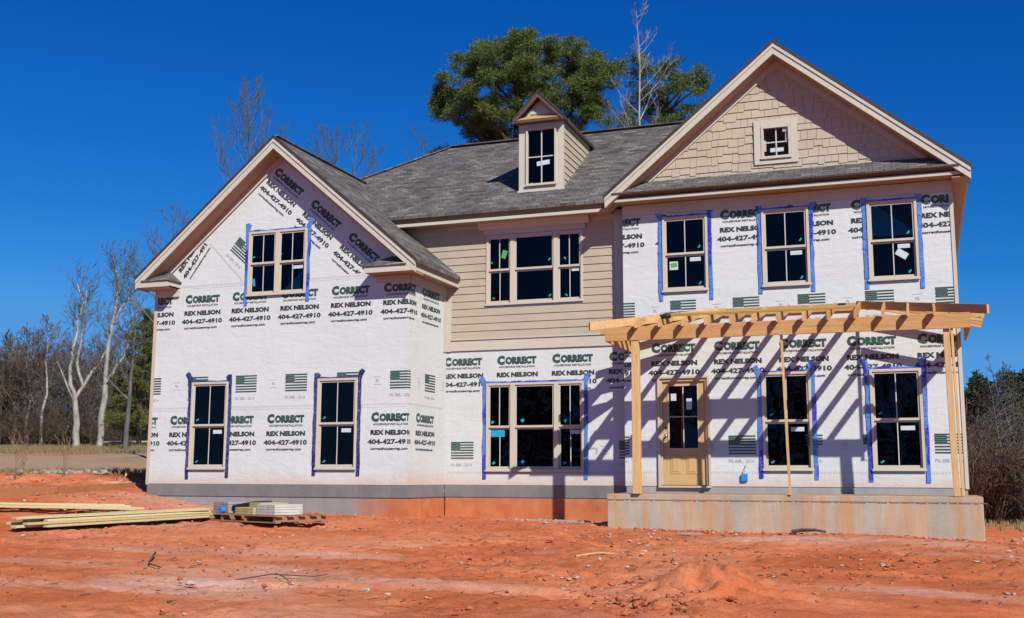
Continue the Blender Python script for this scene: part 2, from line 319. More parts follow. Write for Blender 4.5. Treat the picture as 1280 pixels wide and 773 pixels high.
pale = .55*np.exp(-(((X+7.1)/1.2)**2+((Y+10.8)/.8)**2))*(1+vnoise(X*3, Y*5, 13))+.5*np.clip(vnoise(X*.4, Y*1.3, 15)*2.6-.15, 0, 1)*near
colr = np.stack([road, gr, np.clip(pale, 0, 1), np.ones_like(X)], -1).reshape(-1, 4)
ca = me.color_attributes.new('zone', 'FLOAT_COLOR', 'POINT'); ca.data.foreach_set('color', colr.ravel())
me.materials.append(M['ground']); go = bpy.data.objects.new('ground', me); col.objects.link(go); go['kind'] = 'structure'
def g(x, y): return float(G(x, y))

# ------------------------------------------------------------------ house
house = empty('house', (-7.5, 3.5, -.8))
tag(house, 'two storey house under construction in white printed housewrap with grey shingle roofs', 'house')
YL_, YM_ = -1.585, .335
SPLIT = {'corner_board', 'frieze_board', 'interior_partition', 'drip_edge', 'rake_board', 'rake_frieze', 'soffit', 'dormer_wall', 'dormer_trim', 'foundation_course', 'pour_joint_'}
def part(mb, name, m, **k):
    pa = k.pop('parent', house)
    if name in SPLIT and len(mb.f) > 6 and all(len(f_) in (3, 4) for f_ in mb.f):
        # every loose piece of these becomes a part of its own
        pieces = []; cur = MB(); lo = 0; seen = {}
        par = list(range(len(mb.v)))
        def fd(a):
            while par[a] != a: par[a] = par[par[a]]; a = par[a]
            return a
        for f_ in mb.f:
            for a in f_[1:]: par[fd(a)] = fd(f_[0])
        for f_ in mb.f: seen.setdefault(fd(f_[0]), []).append(f_)
        for fs_ in seen.values():
            ids = sorted({a for f_ in fs_ for a in f_}); mp_ = {a: i for i, a in enumerate(ids)}
            q = MB(); q.v = [mb.v[a] for a in ids]; q.f = [tuple(mp_[a] for a in f_) for f_ in fs_]; o = q.build(name, m, pa, **k)
        return o
    return mb.build(name, m, pa, **k)
def bm_from(mb):
    bm = bmesh.new(); vs = [bm.verts.new(v) for v in mb.v]
    for f_ in mb.f: bm.faces.new([vs[i] for i in f_])
    return bm
def to_obj(bm, name, m, parent):
    me = bpy.data.meshes.new(name); bm.to_mesh(me); bm.free(); me.materials.append(m); o = bpy.data.objects.new(name, me); col.objects.link(o)
    o.location = -wloc(parent); o.parent = parent; return o
def clip(bm, planes):  # keep the side where (p-co).no < 0
    for co, no in planes:
        bmesh.ops.bisect_plane(bm, geom=bm.verts[:]+bm.edges[:]+bm.faces[:], plane_co=co, plane_no=no, clear_outer=True, dist=1e-5)
def wall_front(name, m, x0, x1, z0, z1, y, holes, th=.14, planes=()):
    zx = sorted({x0, x1, *[h[0] for h in holes], *[h[1] for h in holes]}); zz = sorted({z0, z1, *[h[2] for h in holes], *[h[3] for h in holes]})
    bm = bmesh.new()
    for i in range(len(zx)-1):
        for j in range(len(zz)-1):
            cx = (zx[i]+zx[i+1])/2; cz = (zz[j]+zz[j+1])/2
            if any(h[0] < cx < h[1] and h[2] < cz < h[3] for h in holes): continue
            bm.faces.new([bm.verts.new(q) for q in ((zx[i], y, zz[j]), (zx[i+1], y, zz[j]), (zx[i+1], y, zz[j+1]), (zx[i], y, zz[j+1]))])
    bmesh.ops.remove_doubles(bm, verts=bm.verts[:], dist=1e-4)
    clip(bm, planes)
    ext = bmesh.ops.extrude_face_region(bm, geom=bm.faces[:])
    bmesh.ops.translate(bm, verts=[e for e in ext['geom'] if isinstance(e, bmesh.types.BMVert)], vec=(0, th, 0))
    bmesh.ops.recalc_face_normals(bm, faces=bm.faces[:])
    return to_obj(bm, name, m, house)
# window rectangles x0,x1,z0,z1
WR = [(-4.77, -3.85, 3.87, 5.41), (-2.78, -1.87, 3.87, 5.41), (-.79, .115, 3.87, 5.41)]
WRL = [(-2.87, -1.94, .31, 2.19), (-.87, .05, .31, 2.19)]
DOOR = (-4.92, -3.88, .0, 2.16)
WL = [(-14.83, -13.90, .31, 2.17), (-11.73, -10.80, .31, 2.17)]; WG = (-13.53, -12.09, 4.0, 5.41)
WM = (-8.72, -6.55, .29, 2.15); WMU = (-8.74, -6.55, 3.84, 5.38)
ins = lambda r: (r[0]+.03, r[1]-.03, r[2]+.03, r[3]-.03)
wR = wall_front('wall', M['wrap'], -5.60, .75, 0, 5.70, 0, [ins(r) for r in WR+WRL]+[(DOOR[0]+.05, DOOR[1]-.05, 0.001, DOOR[3]-.05)])
gl_ = [((-12.74, YL_, 7.25), (.860, 0, 1)), ((-12.74, YL_, 7.25), (-.860, 0, 1))]
wL = wall_front('wall', M['wrap'], -15.90, -9.68, 0, 7.3, YL_, [ins(r) for r in WL+[WG]], planes=[((-12.74, 0, 7.2), Vector((.86, 0, 1)).normalized()), ((-12.74, 0, 7.2), Vector((-.86, 0, 1)).normalized())])
wM = wall_front('wall', M['wrap'], -9.68, -5.60, 0, 5.72, YM_, [ins(r) for r in (WM, WMU)])
mb = MB().box(-9.82, -9.68, YL_+.14, YM_, 0, 4.6); part(mb, 'wall', M['wrap'])
mb = MB().box(.61, .75, .14, 8.4, 0, 5.8).box(-15.9, -15.76, YL_+.14, 8.4, 0, 4.55).box(-15.76, .61, 8.26, 8.4, 0, 5.8).box(-5.6, -5.46, .14, YM_+.14, 0, 5.8)
part(mb, 'wall', M['wrap'])
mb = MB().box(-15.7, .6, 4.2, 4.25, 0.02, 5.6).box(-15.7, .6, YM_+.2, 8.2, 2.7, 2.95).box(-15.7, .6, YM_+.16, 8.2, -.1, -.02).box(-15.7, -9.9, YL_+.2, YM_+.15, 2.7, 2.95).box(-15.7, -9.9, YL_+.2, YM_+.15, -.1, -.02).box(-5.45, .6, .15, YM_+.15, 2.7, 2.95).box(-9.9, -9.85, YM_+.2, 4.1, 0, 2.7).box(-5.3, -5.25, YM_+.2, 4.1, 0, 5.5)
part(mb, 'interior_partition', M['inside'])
# gable wall of the right wing behind the shakes
GA, GS = 8.45, .84     # apex and slope of the shake triangle
bm = bm_from(MB().box(-5.6, .75, 0.0, .14, 5.70, 8.5))
clip(bm, [((-2.43, 0, GA+.02), Vector((GS, 0, 1)).normalized()), ((-2.43, 0, GA+.02), Vector((-GS, 0, 1)).normalized())])
bmesh.ops.holes_fill(bm, edges=bm.edges[:]); to_obj(bm, 'gable_wall', M['siding'], house)
# shakes: every piece a little wedge of its own, one mesh
mb = MB(); rr = random.Random(3); z = 6.10; row = 0
AW = (-2.87, -2.02, 6.33, 7.24)
while z < 8.5:
    x = -5.3-rr.random()*.2
    while x < .5:
        wd = rr.choice([.13, .17, .2, .26, .3]); zb = z-rr.choice([0, 0, .03, .045]); x1 = x+wd-.006
        lim = lambda xx: GA-GS*abs(xx+2.43)
        if max(lim(x), lim(x1), GA if x < -2.43 < x1 else 0) > zb:
            if not (x > AW[0]+.02 and x1 < AW[1]-.02 and zb > AW[2]+.02 and z+.2 < AW[3]-.02):
                mb.hexa([(x, -.001, zb), (x1, -.001, zb), (x1, -.001, z+.20), (x, -.001, z+.20)][::-1], [(x, -.026, zb), (x1, -.026, zb), (x1, -.006, z+.20), (x, -.006, z+.20)][::-1])
        x += wd
    z += .175; row += 1
bm = bm_from(mb); clip(bm, [((-2.43, 0, GA), Vector((GS, 0, 1)).normalized()), ((-2.43, 0, GA), Vector((-GS, 0, 1)).normalized())])
bmesh.ops.recalc_face_normals(bm, faces=bm.faces[:]); to_obj(bm, 'shake_siding', M['shake'], house)

# lap siding on the middle section
def lap(mb, x0, x1, z0, z1, y, holes=(), ex=.165):
    z = z0
    while z < z1-.01:
        zt = min(z+ex, z1); segs = [(x0, x1)]
        for h in holes:
            if z < h[3] and zt > h[2]:
                segs = [s for a, b in segs for s in ((a, min(b, h[0])), (max(a, h[1]), b)) if s[1]-s[0] > .01]
        for a, b in segs:
            mb.quad((a, y-.024, z), (b, y-.024, z), (b, y-.008, zt), (a, y-.008, zt)); mb.quad((a, y-.002, z), (b, y-.002, z), (b, y-.024, z), (a, y-.024, z))
        z += ex
    return mb
part(lap(lap(MB(), -9.55, -5.86, 3.13, 5.55, YM_, [ins(WMU)]), -11.6, -9.548, 4.45, 5.74, YM_), 'lap_siding', M['siding'])
part(MB().box(-11.7, -9.69, YM_, YM_+.14, 4.2, 5.74), 'wall', M['siding'])
mb = MB().box(-9.675, -9.55, YM_-.035, YM_-.002, 2.86, 4.42).box(-5.86, -5.66, YM_-.035, YM_-.002, 2.86, 5.55)
part(mb, 'corner_board', M['trim'])
part(MB().box(-9.548, -5.862, YM_-.032, YM_-.002, 2.87, 3.13).box(-9.548, -5.862, YM_-.055, YM_-.033, 3.10, 3.128), 'band_board', M['trim'])
part(MB().box(-9.66, -5.62, YM_-.03, YM_-.002, 5.552, 5.74), 'frieze_board', M['trim'])
part(MB().box(-5.598, .748, -.03, -.002, 5.50, 5.715), 'frieze_board', M['trim'])
# window head crown
part(MB().box(-8.80, -6.49, YM_-.05, YM_-.03, 5.385, 5.50).polyX([(YM_-.05, 5.50), (YM_-.05, 5.66), (YM_-.20, 5.66), (YM_-.20, 5.64), (YM_-.08, 5.50)], -8.90, -6.39), 'window_head', M['trim'])
# bare sheathing strips at the wrapped corners
part(MB().box(-15.92, -15.84, YL_-.012, YL_+.1, -.02, 4.25), 'corner_board', M['doorframe'])
part(MB().box(.70, .765, -.015, .1, -.02, 5.48), 'corner_board', M['trim'])
part(MB().box(-9.74, -9.66, YM_-.16, YM_-.04, 2.85, 4.4), 'corner_board', M['trim'])

# ---- roofs
def slab(mb, pts, th=.07):
    b = [Vector(p) for p in pts]; n = (b[1]-b[0]).cross(b[2]-b[0]).normalized()
    if n.z < 0: n = -n; b = b[::-1]
    return mb.hexa([p-Vector((0, 0, th)) for p in b], b)
def gable_roof(xc, za, xl, xr, ze, y0, y1, name='roof'):
    mb = MB(); slab(mb, [(xc, y0, za), (xc, y1, za), (xl, y1, ze), (xl, y0, ze)]); slab(mb, [(xc, y0, za), (xc, y1, za), (xr, y1, ze), (xr, y0, ze)])
    mb.beam((xc, y0+.01, za+.004), (xc, y1, za+.004), .16, .02)
    ro = part(mb, name, M['shingle'], uvs='roof'); return ro
roofL = gable_roof(-12.74, 7.39, -16.13, -9.35, 4.50, YL_-.42, 3.0)
roofR = gable_roof(-2.40, 8.74, -5.86, 1.08, 5.89, -.42, 8.8)
mb = MB(); S_ = .667; ye, ze, yr, zr_ = -.12, 5.87, 4.2, 8.75
mb2 = MB()
slab(mb2, [(-15.5, ye, ze), (-2.4, ye, ze), (-2.4, yr, zr_), (-11.3, yr, zr_)][0:4])
slab(mb2, [(-15.5, 2*yr-ye, ze), (-2.4, 2*yr-ye, ze), (-2.4, yr, zr_), (-11.3, yr, zr_)])
slab(mb2, [(-15.5, ye, ze), (-11.3, yr, zr_), (-15.5, 2*yr-ye, ze)])
# remove the part of the main slab that would stick out under the left wing: cut the front slab at the R wing valley side only
mb2.beam((-11.3, yr, zr_+.012), (-4, yr, zr_+.012), .22, .03).beam((-15.4, ye+.1, ze+.08), (-11.3, yr, zr_+.012), .2, .03)
bm = bm_from(mb2)
# trim everything that pokes in front under the right wing soffit
clip(bm, [])
o = to_obj(bm, 'roof', M['shingle'], house); roof_uv(o.data)
def vstrip(mb, xa, za, xb, zb, o0, o1, y0, y1):   # band following a rake, vertical offsets below the line
    mb.hexa([(xa, y1, za-o1), (xb, y1, zb-o1), (xb, y1, zb-o0), (xa, y1, za-o0)], [(xa, y0, za-o1), (xb, y0, zb-o1), (xb, y0, zb-o0), (xa, y0, za-o0)])
def rake(xc, za, xl, xr, ze, yf, yw, side):
    d = MB(); b = MB(); s = MB(); fz = MB()
    for xe in (xl, xr):
        sg = 1 if xe > xc else -1
        vstrip(d, xc, za+.012, xe+sg*.03, ze-.013, 0, .075, yf-.035, yf+.0)
        vstrip(b, xc, za, xe-sg*.0, ze, .076, .285, yf-.022, yf+.012)
        vstrip(b, xc, za, xe-sg*.0, ze, .076, .145, yf-.04, yf-.023)
        vstrip(s, xc, za, xe-sg*.02, ze-.0, .265, .283, yf+.013, yw-.002)
        vstrip(fz, xc, za, xe-sg*.38, ze+.38*(za-ze)/abs(xe-xc), .284, .43, yw-.045, yw-.004)
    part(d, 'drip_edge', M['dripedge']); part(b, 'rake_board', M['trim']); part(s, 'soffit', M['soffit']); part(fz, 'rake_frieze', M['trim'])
rake(-12.74, 7.39, -16.13, -9.35, 4.50, YL_-.42, YL_, 'L')
rake(-2.40, 8.74, -5.86, 1.08, 5.89, -.42, 0, 'R')
# eaves: cross-section with a shaded crown above a lit lower strip
def eave_x(x0, x1, y, z, yw, crown=True):     # y: face, z: underside of the shingles
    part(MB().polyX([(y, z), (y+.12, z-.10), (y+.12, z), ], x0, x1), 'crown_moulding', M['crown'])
    part(MB().box(x0, x1, y+.05, y+.118, z-.165, z-.101), 'fascia', M['trim'])
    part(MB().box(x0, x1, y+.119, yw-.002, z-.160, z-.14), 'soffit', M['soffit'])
eave_x(-15.4, -5.88, ye+.0, ze-.072, YM_)
eave_x(-5.70, .93, -.42, 5.89, 0)
def eave_y(y0, y1, x, z, xw, sg):             # sg=+1: eave on the +x side
    a = MB().polyY([(x, z), (x, z-.0), (x-sg*.075, z-.10), (x-sg*.075, z)] if sg > 0 else [(x, z), (x-sg*.075, z), (x-sg*.075, z-.10)], y0, y1)
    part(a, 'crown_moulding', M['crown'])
    l, r = sorted((x-sg*.03, x-sg*.075)); part(MB().box(l, r, y0, y1, z-.165, z-.101), 'fascia', M['trim'])
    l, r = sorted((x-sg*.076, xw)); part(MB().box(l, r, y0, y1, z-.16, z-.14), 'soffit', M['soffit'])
eave_y(YL_-.395, YM_+.05, -9.35, 4.50-.07, -9.68, 1)
eave_y(YL_-.395, 3.0, -16.13, 4.50-.07, -15.9, -1)
eave_y(-.395, 8.8, 1.08, 5.89-.07, .75, 1)
part(MB().box(-9.675, -9.64, YL_+.02, YM_-.04, 4.08, 4.265), 'frieze_board', M['trim'])
# corner triangle boards where the rakes meet the eaves
def corner(x0, x1, y, z0, z1, zs): 
    return MB().polyY([(x0, z0), (x1, z0), (x1, z1), (x0, zs)] if x1 > x0 else [(x0, z0), (x0, zs), (x1, z1), (x1, z0)][::-1], y-.02, y+.02)
part(MB().polyY([(-16.10, 4.255), (-15.27, 4.255), (-15.27, 4.40), (-15.9, 4.40), (-16.10, 4.42)], YL_-.44, YL_-.40).box(-15.31, -15.27, YL_-.40, YL_-.003, 4.255, 4.40).box(-16.1, -15.27, YL_-.398, YL_-.003, 4.255, 4.275), 'eave_return', M['trim'])
part(MB().polyY([(-10.49, 4.255), (-9.36, 4.255), (-9.36, 4.42), (-9.5, 4.43), (-10.49, 4.40)], YL_-.44, YL_-.40).box(-10.49, -10.45, YL_-.40, YL_-.003, 4.255, 4.40), 'eave_return', M['trim'])
part(MB().box(-10.44, -9.43, YL_-.398, YL_-.003, 4.26, 4.28), 'soffit', M['soffit'])
part(MB().box(-15.85, -15.27, YL_-.05, YL_-.003, 4.08, 4.253).box(-10.40, -9.66, YL_-.04, YL_-.003, 4.12, 4.253), 'frieze_board', M['trim'])
def tiny_roof(x0, x1, hipx, left):
    y0, y1, z0, z1 = YL_-.46, YL_-.004, 4.402, 4.66; s = MB()
    a = (x0, y0, z0); b = (x1, y0, z0)
    if left:   # open end to the right is hipped
        slab(s, [a, b, (hipx, y1, z1), (x0, y1, z1)], .03); slab(s, [b, (x1, y1, z0), (hipx, y1, z1)], .03)
    else:
        slab(s, [a, b, (x1, y1, z1), (hipx, y1, z1)], .03); slab(s, [a, (hipx, y1, z1), (x0, y1, z0)], .03)
    part(s, 'return_roof', M['shingle'], uvs='roof')
tiny_roof(-15.98, -15.24, -15.55, True); tiny_roof(-10.52, -9.55, -10.1, False)
# pent roof at the foot of the right gable
s = MB(); slab(s, [(-5.72, -.46, 5.895), (.90, -.46, 5.895), (.62, -.027, 6.19), (-5.50, -.027, 6.19)], .03); part(s, 'pent_roof', M['shingle'], uvs='roof')

# ---- windows
def window(r, y, units, deep=.06, tape=None, fw=.05, parent=house, stick=(), name='window', hung=True, mfull=False):
    x0, x1, z0, z1 = r; f = MB(); y0, y1 = y-.035, y+.09
    f.box(x0, x0+fw, y0, y1, z0, z1).box(x1-fw, x1, y0, y1, z0, z1).box(x0+fw, x1-fw, y0, y1, z1-fw, z1).box(x0+fw, x1-fw, y0, y1, z0, z0+fw)
    f.box(x0-.015, x1+.015, y-.055, y-.036, z0-.012, z0+.028)
    xx = x0+fw
    tot = sum(u[0] for u in units); iw = x1-x0-2*fw; mull = .10; iw -= mull*(len(units)-1)
    fo = part(f, name, M['frame'], bevel=.004, parent=parent)
    cx = xx; zm = (z0+z1)/2
    for k, (uw, mun) in enumerate(units):
        wd = iw*uw/tot; a, b = cx, cx+wd
        if k < len(units)-1: part(MB().box(b, b+mull, y-.034, y1, z0+fw, z1-fw), 'mullion', M['frame'], parent=fo, bevel=.003)
        if hung:
            sw = .035
            for (za, zb, ys) in ((zm-.02, z1-fw, y-.012), (z0+fw, zm-.021, y+.022)):
                q = MB().box(a, a+sw, ys, ys+.03, za, zb).box(b-sw, b, ys, ys+.03, za, zb).box(a+sw, b-sw, ys, ys+.03, za, za+.045).box(a+sw, b-sw, ys, ys+.03, zb-.035, zb)
                so_ = part(q, 'sash', M['frame'], parent=fo, bevel=.003)
                part(MB().box(a+sw-.004, b-sw+.004, ys+.012, ys+.018, za+.041, zb-.031), 'pane', M['glass'], parent=fo)
                if mun: part(MB().box((a+b)/2-.009, (a+b)/2+.009, ys+.006, ys+.0115, za+.045, zb-.035), 'muntin', M['muntin'], parent=fo)
        else:
            part(MB().box(a-.003, b+.003, y+.03, y+.036, z0+fw-.003, z1-fw+.003), 'pane', M['glass'], parent=fo)
            part(MB().box((a+b)/2-.012, (a+b)/2+.012, y+.018, y+.029, z0+fw, z1-fw).box(a, b, y+.0165, y+.0175, zm-.012, zm+.012), 'muntin', M['muntin'], parent=fo)
        cx = b+mull
    for sk_, (sx, sz, sw_, sh, mk, rot) in enumerate(stick):
        ca_, sa_ = math.cos(rot), math.sin(rot); dy = y+.004 if sz > zm or not hung else y+.032
        P = [(sx+ca_*i*sw_/2-sa_*j*sh/2, sz+sa_*i*sw_/2+ca_*j*sh/2) for i, j in ((-1, -1), (1, -1), (1, 1), (-1, 1))]
        yy = ((y-.002 if sz > zm else y+.031) if hung else y+.027)-.0015*sk_
        part(MB().polyY(P, yy-.001, yy), 'sticker', M[mk], parent=fo)
    if tape:
        rr = random.Random(int(x0*100)+int(z0*10)); t_ = MB()
        def strip(pts, wd):
            nrm = None
            for i in range(len(pts)-1):
                (xa, za), (xb, zb) = pts[i], pts[i+1]; d = Vector((xb-xa, zb-za)).normalized(); n = Vector((-d.y, d.x))*wd/2
                ya, yb = y-.008-rr.random()*.012, y-.008-rr.random()*.012
                t_.hexa([(xa+n.x, ya+.006, za+n.y), (xb+n.x, yb+.006, zb+n.y), (xb-n.x, yb+.006, zb-n.y), (xa-n.x, ya+.006, za-n.y)], [(xa+n.x, ya-.002, za+n.y), (xb+n.x, yb-.002, zb+n.y), (xb-n.x, yb-.002, zb-n.y), (xa-n.x, ya-.002, za-n.y)])
        for sx, sgn in ((x0-.045, -1), (x1+.045, 1)):
            zt = z1+.02+rr.random()*.08; zb_ = z0-.12-rr.random()*.1
            n = 9; strip([(sx+rr.uniform(-.012, .012), zt+(zb_-zt)*i/n) for i in range(n+1)], .075)
            an = rr.uniform(.3, 1.2)*(1 if rr.random() < .5 else -1)
            for q in range(2): strip([(sx-sgn*.02*q, zt-.05), (sx+.17*math.sin(an+q*.8)*sgn*.5, zt+.10*math.cos(an*.6)+q*.02)], .10)
        strip([(x0-.05+(x1-x0+.1)*i/6, z1+.018+rr.uniform(-.012, .014)) for i in range(7)], .03)
        part(t_, 'tape', M[tape], parent=fo)
    return fo
T, B_, W_ = 'teal', 'blues', 'sticker'
def lowest(r, k=0): return (r[0]+.17, r[2]+.16, .07, .03, k or T, .6), (r[0]+.17, (r[2]+r[3])/2+.12, .07, .03, k or T, .6)
for i, r in enumerate(WR):
    st = [(r[1]-.17, r[2]+.16, .07, .03, T, .9), (r[1]-.17, (r[2]+r[3])/2+.13, .07, .03, T, .9), (r[1]-.26, (r[2]+r[3])/2-.12, .22, .08, W_, 0)]
    if i == 0: st += [(r[0]+.22, r[2]+.54, .17, .17, W_, 0), (r[0]+.22, r[2]+.55, .13, .09, 'greens', .2)]
    if i == 2: st += [(r[1]-.30, r[2]+.50, .22, .13, W_, -.6)]
    window(r, 0, [(1, 1)], tape='tape', stick=st)
for i, r in enumerate(WRL): window(r, 0, [(1, 1)], tape='tape', stick=[*lowest(r, B_ if i == 0 else T), (r[1]-.28, (r[2]+r[3])/2-.16, .25, .08, W_, 0)])
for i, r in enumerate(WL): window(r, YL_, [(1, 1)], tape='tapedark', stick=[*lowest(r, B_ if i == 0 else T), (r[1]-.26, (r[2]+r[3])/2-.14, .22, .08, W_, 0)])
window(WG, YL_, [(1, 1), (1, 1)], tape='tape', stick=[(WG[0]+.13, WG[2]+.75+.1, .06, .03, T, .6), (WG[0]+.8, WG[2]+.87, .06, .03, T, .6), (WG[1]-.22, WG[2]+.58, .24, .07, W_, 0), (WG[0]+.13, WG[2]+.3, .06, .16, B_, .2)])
window(WM, YM_, [(1, 1), (1.75, 0), (1, 1)], tape='tape', stick=[(-8.58, 1.32, .06, .05, T, .6), (-7.90, 1.35, .07, .06, B_, .7), (-6.95, 1.34, .07, .06, B_, .7), (-8.48, 1.08, .34, .14, 'blues', 0), (-8.56, .46, .06, .05, T, .6), (-7.90, .48, .07, .06, B_, .7), (-6.98, .46, .06, .05, B_, .7), (-6.75, 1.1, .22, .08, W_, 0)])
window(WMU, YM_, [(1, 1), (1.75, 0), (1, 1)], stick=[(-8.62, 4.78, .05, .03, T, -.7), (-8.33, 4.95, .11, .18, 'yflag2' if 0 else 'greens', -.3), (-7.30, 4.78, .06, .03, T, .8), (-6.95, 4.78, .06, .03, T, -.7), (-8.58, 4.0, .05, .03, T, -.7), (-7.30, 4.0, .06, .03, T, .8), (-6.93, 3.99, .06, .03, T, -.7), (-6.72, 4.52, .18, .05, W_, 0)])
window((-2.73, -2.15, 6.44, 7.11), -.03, [(1, 1)], hung=False, fw=.05, stick=[(-2.43, 6.62, .26, .08, W_, 0)])
tb = MB(); x0, x1, z0, z1 = AW
tb.box(x0, -2.732, -.052, -.028, z0, z1).box(-2.148, x1, -.052, -.028, z0, z1).box(-2.731, -2.149, -.052, -.028, z0, 6.438).box(-2.731, -2.149, -.052, -.028, 7.112, z1)
part(tb, 'window_trim', M['trim'], bevel=.003)

# ---- dormer
DY = .70; S2 = .667
def mz(y): return 5.87+S2*(y+.12)
mb = MB().hexa([(-8.11, DY, 6.3), (-8.11, DY, 7.98), (-8.11, 2.9, 7.98)][::1], [(-8.04, DY, 6.3), (-8.04, DY, 7.98), (-8.04, 2.9, 7.98)])
mb.hexa([(-7.17, DY, 6.3), (-7.17, DY, 7.98), (-7.17, 2.9, 7.98)], [(-7.125, DY, 6.3), (-7.125, DY, 7.98), (-7.125, 2.9, 7.98)])
part(mb, 'dormer_wall', M['siding'])
mb = MB(); z = 6.36
while z < 7.95:
    zt = min(z+.15, 7.96); yb0 = (z-5.87)/S2-.12; yb1 = (zt-5.87)/S2-.12
    mb.quad((-7.098, DY+.06, z), (-7.098, max(yb0, DY+.06), z), (-7.118, max(yb1, DY+.06), zt), (-7.118, DY+.06, zt)); mb.quad((-7.123, DY+.06, z), (-7.123, max(yb0, DY+.06), z), (-7.098, max(yb0, DY+.06), z), (-7.098, DY+.06, z)); z += .15
part(mb, 'lap_siding', M['siding'])
mb = MB().box(-8.12, -7.95, DY-.03, DY+.03, 6.36, 7.98).box(-7.24, -7.09, DY-.03, DY+.058, 6.36, 7.98).box(-7.949, -7.241, DY-.03, DY+.03, 7.83, 7.98).box(-7.949, -7.241, DY-.03, DY+.03, 6.36, 6.52)
mb.box(-8.15, -7.06, DY-.045, DY-.031, 6.36, 6.43)
mb.box(-7.12, -7.09, DY+.062, 2.72, 7.88, 7.97)
part(mb, 'dormer_trim', M['trim'])
window((-7.95, -7.24, 6.52, 7.83), DY-.03, [(1, 1)], hung=False, fw=.045, stick=[(-7.56, 7.03, .30, .10, W_, .1), (-7.84, 6.58, .07, .03, T, .2)])
s = MB(); xc = -7.615
slab(s, [(xc, DY-.22, 8.62), (xc, 3.95, 8.62), (-8.20, 3.1, 8.02), (-8.20, DY-.22, 8.02)], .04); slab(s, [(xc, DY-.22, 8.62), (xc, 3.95, 8.62), (-7.03, 3.1, 8.02), (-7.03, DY-.22, 8.02)], .04)
part(s, 'dormer_roof', M['shingle'], uvs='roof')
d = MB(); b = MB()
for xe in (-8.20, -7.03):
    vstrip(d, xc, 8.63, xe, 8.05, 0, .05, DY-.25, DY-.221); vstrip(b, xc, 8.58, xe, 8.0, .0, .10, DY-.235, DY-.20)
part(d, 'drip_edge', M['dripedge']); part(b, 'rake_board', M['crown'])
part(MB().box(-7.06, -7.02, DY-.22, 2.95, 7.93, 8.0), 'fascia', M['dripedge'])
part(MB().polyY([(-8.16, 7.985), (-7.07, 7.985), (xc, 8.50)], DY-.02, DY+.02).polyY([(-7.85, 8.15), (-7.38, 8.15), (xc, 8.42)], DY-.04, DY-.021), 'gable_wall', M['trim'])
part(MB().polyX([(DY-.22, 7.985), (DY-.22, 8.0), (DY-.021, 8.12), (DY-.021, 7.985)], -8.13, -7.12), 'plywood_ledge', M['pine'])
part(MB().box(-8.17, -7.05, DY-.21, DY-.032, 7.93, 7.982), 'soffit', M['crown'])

# ---- door
x0, x1, z0, z1 = DOOR
df = part(MB().box(x0, x0+.045, -.05, .1, z0+.012, z1).box(x1-.045, x1, -.05, .1, z0+.012, z1).box(x0+.046, x1-.046, -.05, .1, z1-.045, z1).box(x0+.045, x0+.09, -.015, .1, z0+.02, z1-.045).box(x1-.09, x1-.045, -.015, .1, z0+.02, z1-.045).box(x0+.09, x1-.09, -.015, .1, z1-.1, z1-.046).box(x0+.0, x1-.0, -.06, .1, z0-.03, z0+.010), 'door_frame', M['doorframe'], bevel=.005)
a, b, z0d, z1d = x0+.092, x1-.092, .022, z1-.102; gx0, gx1, gz0, gz1 = -4.70, -4.13, .74, 1.97
q = MB().box(a, gx0, .03, .075, z0d, z1d).box(gx1, b, .03, .075, z0d, z1d).box(gx0, gx1, .03, .075, z0d, gz0).box(gx0, gx1, .03, .075, gz1, z1d)
for px0, px1 in ((-4.68, -4.47), (-4.36, -4.15)):
    q.box(px0, px1, .022, .031, .24, .60).box(px0+.04, px1-.04, .014, .023, .28, .56)
dr = part(q, 'door', M['door'], bevel=.004)
part(MB().box(gx0-.003, gx1+.003, .05, .056, gz0-.003, gz1+.003), 'pane', M['glass'], parent=dr)
part(MB().box(-4.425, -4.405, .03, .049, gz0, gz1).box(gx0, -4.426, .03, .049, 1.35, 1.37).box(-4.404, gx1, .03, .049, 1.35, 1.37).box(gx0-.03, gx0, .015, .029, gz0-.03, gz1+.03).box(gx1, gx1+.03, .015, .029, gz0-.03, gz1+.03).box(gx0, gx1, .015, .029, gz0-.03, gz0).box(gx0, gx1, .015, .029, gz1, gz1+.03), 'muntin', M['doorframe'], parent=dr)
part(MB().tube([(-4.76, .03, .98), (-4.76, -.02, .98), (-4.76, -.045, .98), (-4.76, -.06, .98)], [.022, .02, .035, .022], 10), 'handle', M['metal'], parent=dr, smooth=True)
part(MB().tube([(-4.76, .03, 1.15), (-4.76, .012, 1.15)], [.028, .026], 10), 'deadbolt', M['black'], parent=dr)
part(MB().box(-4.66, -4.55, .028, .0295, 1.68, 1.82).box(-4.35, -4.24, .028, .0295, 1.50, 1.72), 'sticker', M['sticker'], parent=dr)
part(MB().box(-3.30, -3.18, -.05, -.002, .10, .24), 'electrical_box', M['bluebox'], bevel=.006)
part(MB().tube([(-3.24, -.03, .24), (-3.23, -.05, .33), (-3.20, -.03, .42)], [.006]*3, 5), 'electrical_wire', M['wire'])

# ---- foundation
part(MB().box(-5.58, .74, .012, 8.38, -1.7, -.004), 'foundation', M['foundL'])
part(MB().box(-9.66, -5.60, YM_+.012, 8.36, -1.7, -.26), 'foundation', M['found'])
part(MB().box(-15.86, -9.70, YL_+.012, 8.36, -1.7, -.26), 'foundation', M['found'])
part(MB().box(-9.67, -5.59, YM_-.004, YM_+.3, -.255, -.004).box(-15.88, -9.68, YL_-.006, YM_-.01, -.255, -.004), 'foundation_course', M['foundtop'])

